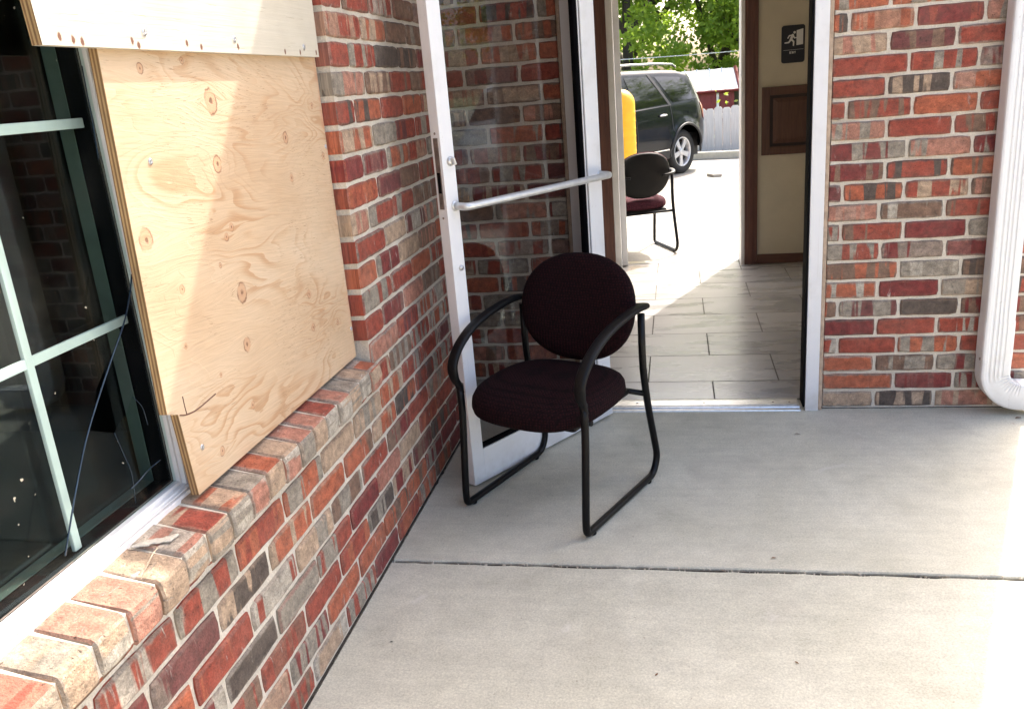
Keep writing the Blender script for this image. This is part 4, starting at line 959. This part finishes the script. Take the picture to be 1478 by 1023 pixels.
def make_car(label, loc, rotz, pm, group=None):
    car = thing('parked_car', label, 'car', loc, rotz, group)
    xs = sorted(set([round(v, 3) for v in np.linspace(0, CL, 60)]+[round(xw+.446*math.cos(a), 3) for xw in (XW_R, XW_F) for a in np.linspace(0, math.pi, 26)]+[XW_R-.4455, XW_R+.4455, XW_F-.4455, XW_F+.4455]))
    ts = [0, .04, .12, .22, .35, .5, .65, .8, .92, 1, 1.15, 1.4, 1.7, 1.9, 2, 2.15, 2.4, 2.7, 3]
    b_ = MB(); rings = []
    for x in xs:
        half = [surf(x, t) for t in ts]; rings.append(half+[Vector((p.x, -p.y, p.z)) for p in half[::-1][1:]])
    i0 = len(b_.v); b_.grid(rings); n = len(rings[0]); b_.ngon_idx([i0+k for k in range(n)]); b_.ngon_idx([i0+(len(xs)-1)*n+k for k in range(n)])
    b_.build('body', pm, car)
    b_ = MB(); b_.box(.12, CL-.1, -.70, .70, .24, .62); 
    b_.build('underbody', M['trim'], car)
    def patch(c4, nm, mat, side, off=.006, nu=10, nv=6, parent=car, thick=True):
        bb = MB(); G = []
        for i in range(nu+1):
            G.append([])
            for j in range(nv+1):
                u, v = i/nu, j/nv
                a = Vector(c4[0]).lerp(Vector(c4[1]), u); d = Vector(c4[3]).lerp(Vector(c4[2]), u); q = a.lerp(d, v)
                p = surf(q.x, q.y); px_ = surf(q.x+.01, q.y)-p; pt_ = surf(q.x, q.y+.01)-p; nn = px_.cross(pt_)
                nn = nn.normalized() if nn.length > 1e-9 else Vector((0, 1, 0)); nn = nn if nn.y > 0 else -nn
                p = p+nn*off; G[-1].append(Vector((p.x, p.y*side, p.z)))
        bb.grid(G); return bb.build(nm, mat, parent, fix=False)
    for sd_ in (1, -1):
        # windows: rear quarter, rear door, front door
        patch(((.42, 1.10), (1.16, 1.07), (1.42, 1.83), (.72, 1.80)), 'quarter_window', M['carglass'], sd_)
        patch(((1.32, 1.07), (2.20, 1.06), (2.20, 1.84), (1.62, 1.84)), 'door_window', M['carglass'], sd_)
        patch(((2.32, 1.06), (3.36, 1.05), (3.02, 1.82), (2.32, 1.84)), 'door_window', M['carglass'], sd_)
        patch(((1.24, 1.03), (1.31, 1.03), (1.60, 1.90), (1.53, 1.90)), 'window_trim', M['trim'], sd_, .007, 2, 8)
        patch(((1.24, 1.00), (3.42, 1.00), (3.42, 1.035), (1.24, 1.035)), 'belt_trim', M['trim'], sd_, .008, 14, 1)
        # shut lines and rocker
        for pl in (((1.26, .22), (1.275, .22), (1.275, 1.0), (1.26, 1.0)), ((2.235, .06), (2.25, .06), (2.25, 1.0), (2.235, 1.0)), ((3.42, .06), (3.435, .06), (3.435, 1.0), (3.42, 1.0))): patch(pl, 'shut_line', M['trim'], sd_, .004, 1, 12)
        patch(((1.38, .0), (3.46, .0), (3.46, .16), (1.38, .16)), 'rocker_panel', M['trim'], sd_, .012, 14, 3)
        patch(((1.40, .165), (3.45, .165), (3.45, .19), (1.40, .19)), 'rocker_strip', M['chrome'], sd_, .013, 14, 1)
        # tail lamp, head lamp
        patch(((.03, .62), (.30, .70), (.36, 1.02), (.09, 1.0)), 'tail_lamp', M['taillamp'], sd_, .008)
        patch(((4.50, .55), (4.86, .5), (4.80, .86), (4.42, .90)), 'head_lamp', M['headlamp'], sd_, .008)
        for x_ in (1.42, 2.42):
            q = surf(x_, .84); bb = MB(); bb.tube([(x_, (q.y+.012)*sd_, q.z), (x_+.04, (q.y+.034)*sd_, q.z+.003), (x_+.16, (q.y+.034)*sd_, q.z+.004), (x_+.20, (q.y+.012)*sd_, q.z+.002)], .016, 8); bb.build('handle', M['chrome'], car)
        bb = MB(); bb.tube([(.62, .60*sd_, 1.735), (.72, .60*sd_, 1.782), (1.2, .60*sd_, 1.803), (2.4, .60*sd_, 1.815), (2.72, .60*sd_, 1.79), (2.82, .60*sd_, 1.745)], .020, 8); bb.build('roof_rail', M['chrome'], car)
        bb = MB(); bb.box(3.24, 3.40, .93*sd_-.0, 1.13*sd_, 1.09, 1.24, .04); bb.build('mirror', pm, car)
        # wheel-arch lip and wheels
        for xw in (XW_R, XW_F):
            bb = MB(); P = []
            for a in np.linspace(R(-6), R(186), 30):
                x_ = xw+.452*math.cos(a); z_ = .37+.452*math.sin(a); P.append((x_, (surf(min(max(x_, .02), CL), .03).y+.004)*sd_, z_))
            bb.tube(P, .02, 8); bb.build('arch_lip', M['trim'], car)
            Tw = Matrix.Translation((xw, .80*sd_, RW-.004)) @ Matrix.Rotation(R(-90*sd_), 4, 'X')
            wh = bpy.data.objects.new('wheel', None); COL.objects.link(wh); wh.parent = car
            bb = MB(); bb.lathe([(.235, -.11), (.30, -.125), (.345, -.112), (RW, -.08), (RW, .08), (.350, .108), (.305, .122), (.248, .110), (.240, .10)], 48, Tw); bb.build('tyre', M['tyre'], wh)
            bb = MB(); bb.lathe([(.242, -.10), (.246, .108), (.236, .112), (.222, .090), (.215, .02)], 48, Tw)
            for k in range(5):
                for off_ in (-.17, .17):
                    pass
                Tk = Tw @ Matrix.Rotation(2*math.pi*k/5+.3, 4, 'Z')
                bb.prism([(.03, -.036), (.13, -.038), (.222, -.052), (.222, .052), (.13, .038), (.03, .036)], .055, .082, Tk)
            bb.lathe([(0, .100), (.045, .098), (.062, .088), (.065, .05)], 24, Tw); bb.build('rim', M['rim'], wh)
            bb = MB(); bb.lathe([(0, .015), (.212, .015), (.212, -.05)], 32, Tw); bb.build('brake_disc', M['trim'], wh)
    bb = MB(); G = []
    # windscreen and tailgate glass
    for nm, xa, xb_ in (('windscreen', 3.16, 3.66), ('rear_window', .16, .40)):
        bb = MB(); G = []
        for i in range(7):
            x_ = xa+(xb_-xa)*i/6; row_ = []
            for j in range(-6, 7):
                p = surf(x_, 2.02+.98*(1-abs(j)/6)); row_.append(Vector((p.x+(.006 if nm == 'windscreen' else -.006), p.y*(1 if j > 0 else -1)*1.0, p.z+.007)))
            G.append(row_)
        bb.grid(G); bb.build(nm, M['carglass'], car)
    bb = MB(); bb.box(4.90, 4.965, -.55, .55, .48, .66, .02); bb.build('grille', M['trim'], car)
    bb = MB(); bb.box(-.03, .10, -.66, .66, .46, .66, .04); bb.build('rear_bumper', pm, car)
    return car
CSC = .875
def place_car(label, contact, rear_az, pm, group=None):
    """contact: ground point under the left rear tyre; rear_az: azimuth (from +y to +x) the tail points to"""
    fx, fy = -math.sin(R(rear_az)), -math.cos(R(rear_az)); rz_ = math.atan2(fy, fx)
    off = Matrix.Rotation(rz_, 3, 'Z') @ Vector((XW_R, .86, 0))*CSC
    c_ = make_car(label, (contact[0]-off.x, contact[1]-off.y, -.006), rz_, pm, group); c_.scale = (CSC, CSC, CSC); return c_
place_car('shiny black sport utility car with silver roof rails parked by the grey fence', (.06, 13.15), 34, M['carblack'])

b_ = make_car('silver car parked out on the lot, seen only as reflection in the glass door', (9.5, 6.2, -.006), R(200), M['carsilver']); b_.scale = (CSC, CSC, CSC)
# ------------------------------------------------------------------ behind the lot: kerb, fence, shed, wire, trees
fd = Vector((.749, -.17, 0)).normalized()
def fl(t, base): return Vector(base)+fd*t
b = MB(); T = Matrix.Translation((.65, 14.95, 0)) @ Matrix.Rotation(math.atan2(fd.y, fd.x), 4, 'Z'); b.box(-7, 9, -.08, .08, -.02, .12, .02, T=T)
tag(b.build('kerb', M['slab']), 'low pale concrete kerb along the foot of the grey fence', 'kerb')
fe = thing('wooden_fence', 'weathered grey wooden picket fence behind the parked car', 'fence')
M['fencewood'] = wood('weathered_grey_boards', (.64, .60, .54), (.80, .76, .70), 3, .9)
b = MB(); rnd = random.Random(4); T0 = Matrix.Translation((.70, 15.55, 0)) @ Matrix.Rotation(math.atan2(fd.y, fd.x), 4, 'Z'); x = -7.0
while x < 9:
    h = .80+rnd.uniform(-.015, .02); w_ = .135; dy = rnd.uniform(-.006, .006)
    b.prism([(x, -.9), (x+w_, -.9), (x+w_, h-.03), (x+w_-.03, h), (x+.03, h), (x, h-.03)], dy, dy+.018, T0 @ Matrix.Rotation(R(90), 4, 'X')); x += .142
b.build('pickets', M['fencewood'], fe)
for z_ in (.1, .62):
    b = MB(); b.box(-7, 9, .012, .05, z_, z_+.08, T=T0); b.build('rail', M['fencewood'], fe)
sh = thing('red_shed', 'red metal shed with pale sheet roof beyond the grey fence', 'shed', (0, 0, 0))
M['redmetal'] = simple('red_sheet_metal', (.20, .018, .022), .5, var=.1); M['roofmetal'] = simple('pale_roof_metal', (.72, .72, .70), .45, var=.06)
b = MB(); SX0, SX1, SY0, SY1 = -4.6, 1.40, 22.0, 25.4
n = 40
for i in range(n):
    xa = SX0+(SX1-SX0)*i/n; xb_ = SX0+(SX1-SX0)*(i+1)/n; xm = (xa+xb_)/2
    b.face([(xa, SY0, -1.45), (xm, SY0, -1.45), (xm, SY0, .95), (xa, SY0, .95)]); b.box(xm-.012, xm+.012, SY0-.018, SY0-.001, -1.45, .94)
    b.face([(xm, SY0, -1.45), (xb_, SY0, -1.45), (xb_, SY0, .95), (xm, SY0, .95)])
b.face([(SX1, SY0, -1.45), (SX1, SY1, -1.45), (SX1, SY1, .95), (SX1, (SY0+SY1)/2, 1.40), (SX1, SY0, .95)]); b.face([(SX0, SY0, -1.45), (SX0, SY0, .95), (SX0, (SY0+SY1)/2, 1.40), (SX0, SY1, .95), (SX0, SY1, -1.45)]); b.face([(SX0, SY1, -1.45), (SX1, SY1, -1.45), (SX1, SY1, .95), (SX0, SY1, .95)])
b.build('wall', M['redmetal'], sh, fix=False)
b = MB(); ym = (SY0+SY1)/2
T1 = [(SX0-.12, SY0-.14, .93), (SX1+.12, SY0-.14, .93), (SX1+.12, ym, 1.42), (SX0-.12, ym, 1.42)]
b.face(T1); b.face([(SX1+.12, SY1+.14, .93), (SX0-.12, SY1+.14, .93), (SX0-.12, ym, 1.42), (SX1+.12, ym, 1.42)])
for i in range(21):
    x_ = SX0-.1+(SX1-SX0+.2)*i/20; a_ = Vector((x_, SY0-.14, .945)); c_ = Vector((x_, ym, 1.435)); b.tube([a_, c_], .018, 5)
b.build('roof', M['roofmetal'], sh, fix=False)
b = MB(); b.tube([(SX1+.13, SY0-.15, .93), (SX1+.13, ym, 1.43)], .05, 6); b.tube([(SX0-.12, SY0-.15, .91), (SX1+.12, SY0-.15, .91)], .035, 6); b.build('trim', M['redmetal'], sh)
b = MB(); b.box(SX1-.42, SX1-.36, SY0-.05, SY0-.001, -1.4, .9, .01); b.build('door_post', M['roofmetal'], sh)
# overhead wire with its poles
uw = thing('utility_line', 'pale overhead wire strung in front of the trees between poles', 'wire')
M['polewood'] = wood('pole_wood', (.12, .09, .06), (.2, .16, .11), 3, .9)
pa, pb = Vector((-13, 16.5, 2.6)), Vector((14, 33, 2.6))
b = MB(); P = []
for i in range(41):
    t = i/40; p = pa.lerp(pb, t); p.z -= 3.0*t*(1-t)*1.02; P.append(p)
b.tube(P, .011, 6); b.build('wire', simple('pale_wire', (.55, .56, .54), .6), uw)
for p in (pa, pb): b = MB(); b.tube([(p.x, p.y, -1.45), (p.x, p.y, 3.4)], .13, 10); b.build('pole', M['polewood'], uw)

# trees
def leaf_mat(name, c0, c1):
    t = NT(name); a = t.n('Attribute', attribute_name='bcol'); sp = t.n('SeparateColor'); t.link(a.outputs[0], sp.inputs[0])
    c = t.mix(sp.outputs[0], c0, c1); t.col(c); t.rough(.55)
    tl = t.n('BsdfTranslucent'); t.link(t.mix(.6, c, (.42, .58, .05)), tl.inputs[0]); mx = t.n('MixShader'); mx.inputs[0].default_value = .55
    t.link(t.b.outputs[0], mx.inputs[1]); t.link(tl.outputs[0], mx.inputs[2]); t.link(mx.outputs[0], t.out.inputs[0]); return t.m
M['leafA'] = leaf_mat('spring_leaves', (.13, .23, .028), (.34, .45, .07)); M['leafB'] = leaf_mat('darker_leaves', (.075, .135, .02), (.18, .27, .045)); M['leafC'] = leaf_mat('yellow_leaves', (.20, .24, .03), (.34, .33, .06))
M['bark'] = wood('bark', (.035, .027, .02), (.10, .08, .06), 3, .95)
def make_tree(name, label, loc, H, Rc, leaf, seed, nleaf=6500, ls=.13, low=.25, lean=(0, 0), cat='tree', group='trees beyond the fence'):
    rnd_ = np.random.default_rng(seed); py = random.Random(seed); tr = thing(name, label, cat, loc, 0, group)
    b_ = MB(); tips = []
    def limb(p, d, L, r, lev):
        n = 6; P = [p]; q = p.copy(); d = d.copy()
        for i in range(n):
            d = (d+Vector((py.uniform(-.22, .22), py.uniform(-.22, .22), py.uniform(-.08, .16)))).normalized(); q = q+d*(L/n); P.append(q.copy())
        rad = lambda t: (r*(1-.72*t), r*(1-.72*t)); b_.tube(P, r, 8 if lev < 2 else 5, flat=rad, caps=lev == 0)
        if lev >= 2: tips.extend([P[-1], P[-3]]); return
        for k in range(6 if lev == 0 else 4):
            i = py.randint(2 if lev == 0 else 2, n); a = py.uniform(0, 6.28); o = Vector((math.cos(a), math.sin(a), py.uniform(.1, .8))).normalized()
            limb(P[i], (d*.35+o).normalized(), L*py.uniform(.42, .62), r*(1-.72*i/n)*.7, lev+1)
        tips.append(P[-1])
    limb(Vector((0, 0, 0)), Vector((lean[0], lean[1], 1)).normalized(), H*.72, H*.020, 0)
    b_.build('trunk', M['bark'], tr)
    tips = np.array([tuple(t) for t in tips]); 
    extra = []
    for _ in range(48):
        a = rnd_.uniform(0, 6.28); rr_ = Rc*math.sqrt(rnd_.uniform(.1, 1)); zz = H*rnd_.uniform(low, .98); k = math.sqrt(max(0.05, 1-((zz/H-.58)/.48)**2)); extra.append((rr_*k*math.cos(a)+lean[0]*zz, rr_*k*math.sin(a)+lean[1]*zz, zz))
    cl = np.vstack([tips, extra]); rcl = rnd_.uniform(.35, .95, len(cl))*Rc*.34
    idx = rnd_.integers(0, len(cl), nleaf); off = rnd_.normal(0, 1, (nleaf, 3)); off /= np.linalg.norm(off, axis=1, keepdims=True); off *= (rnd_.uniform(.15, 1, (nleaf, 1))**.6)*rcl[idx][:, None]; off[:, 2] *= .7
    C_ = cl[idx]+off; keep = C_[:, 2] > H*low*.5; C_ = C_[keep]; nl = len(C_); idx = idx[keep]
    A = rnd_.normal(0, 1, (nl, 3)); A /= np.linalg.norm(A, axis=1, keepdims=True); B = np.cross(A, rnd_.normal(0, 1, (nl, 3))); B /= np.linalg.norm(B, axis=1, keepdims=True)
    s_ = (ls*rnd_.uniform(.55, 1.2, (nl, 1)))
    V = np.stack([C_-A*s_, C_-B*s_*.55, C_+A*s_, C_+B*s_*.55], 1).reshape(-1, 3)
    me_ = bpy.data.meshes.new('crown'); me_.from_pydata(V.tolist(), [], [(4*i, 4*i+1, 4*i+2, 4*i+3) for i in range(nl)]); me_.materials.append(leaf)
    ca = me_.color_attributes.new('bcol', 'FLOAT_COLOR', 'CORNER'); tone = np.clip(rnd_.uniform(0, 1, len(cl))[idx]*.6+rnd_.uniform(0, .5, nl), 0, 1)
    buf = np.ones((nl*4, 4)); buf[:, :3] = np.repeat(tone, 4)[:, None]; ca.data.foreach_set('color', buf.ravel())
    o_ = bpy.data.objects.new('crown', me_); COL.objects.link(o_); o_.parent = tr; return tr
GZ = -1.45
trees = [((-4.2, 29, GZ), 10.5, 3.4, 'leafA', 101, 'bright green spring tree far left of the shed, mostly hidden by the doorway'),
         ((-1.1, 28, GZ), 11.5, 2.9, 'leafA', 102, 'bright green tree rising above the roof of the parked car'),
         ((.75, 31, GZ), 12.0, 3.0, 'leafB', 103, 'darker green tree with a bent trunk in the middle of the doorway view'),
         ((2.9, 28.5, GZ), 9.0, 2.6, 'leafA', 104, 'light green tree at the right, behind the red shed'),
         ((-2.6, 36, GZ), 13.5, 3.8, 'leafB', 105, 'tall dark tree standing at the back, left of the middle'),
         ((2.2, 37, GZ), 13.0, 3.8, 'leafA', 106, 'tall pale tree standing at the back, right of the middle'),
         ((5.6, 34, GZ), 11.5, 3.6, 'leafB', 107, 'tree further right behind the fence, hidden by the wall'),
         ((-8.5, 33, GZ), 12.0, 4.0, 'leafA', 108, 'tree further left behind the lot, hidden by the wall'),
         ((23, 11, -.1), 9.0, 3.6, 'leafA', 109, 'lone tree across the lot to the right, seen as a reflection in the glass'),
         ((13, 20.5, GZ), 9.5, 3.8, 'leafB', 110, 'broad dark tree beyond the right end of the fence, hidden by the building'),
         ((18.5, 18, GZ), 10.5, 4.2, 'leafB', 111, 'big dark tree right of the lot, hidden by the building'),
         ((9, 25, GZ), 10.0, 3.6, 'leafA', 112, 'green tree behind the right half of the fence, hidden by the building')]
for (l, h, rc, lm_, sd_, lab) in trees:
    make_tree('leafy_tree', lab, l, h, rc, M[lm_], sd_, 15000, .105)
make_tree('yellow_shrub', 'small yellow green shrub poking above the fence beside the shed', (1.50, 17.6, GZ), 2.36, .20, M['leafC'], 201, 200, .05, .6, cat='shrub', group=None)

# ------------------------------------------------------------------ small bits
M['deadleaf'] = simple('dead_leaf', (.17, .075, .03), .8, var=.3)
def bit(x, y_, s_, rz_, label, mat, nm='dry_leaf', cat='leaf', z=.0015):
    b_ = MB(); P = []
    for i in range(7):
        t = i/6; w_ = .42*math.sin(math.pi*min(1, t*.96+.03))**.8; P.append([Vector(((t-.5)*s_, (v-.5)*w_*s_, .0015+.10*s_*abs(v-.5)+.05*s_*math.sin(t*5))) for v in (0, .25, .5, .75, 1)])
    b_.grid(P); o_ = b_.build(nm, mat); o_.location = (x, y_, z); o_.rotation_euler = (0, 0, rz_); return tag(o_, label, cat)
bit(.269, 2.386, .016, .2, 'brown dead leaf lying just behind the long joint in the concrete', M['deadleaf'])
bit(-.076, 1.818, .013, 1.1, 'small curled leaf on the near slab at the bottom of the picture', M['deadleaf'])
bit(.273, 1.891, .012, -.7, 'thin brown leaf on the near slab towards the right', M['deadleaf'])
bit(.462, 3.341, .022, .1, 'greyish flat leaf on the slab in front of the doorway', M['bronze'])
bit(-.807, 1.897, .009, .1, 'tiny black crumb on the near slab close to the brick wall', M['black'], 'debris_crumb', 'debris')
bit(-.612, 2.622, .007, .9, 'tiny dark crumb on the slab between the chair legs', M['black'], 'debris_crumb', 'debris')
bit(1.34, 3.50, .03, .5, 'brown leaf caught under the mouth of the white downspout', M['deadleaf'])
bit(1.30, 3.44, .014, 2.0, 'small pale leaf scrap in front of the white downspout', M['caulk'])
b = MB(); b.prism([(0, -.08), (.12, -.05), (.07, .04), (-.08, .12), (-.03, .02)], -.004, .035); ck = b.build('concrete_chunk', M['lot']); ck.location = (.50, 12.42, 0); tag(ck, 'pale broken concrete lump lying on the sunny lot near the rear wheel', 'rubble')
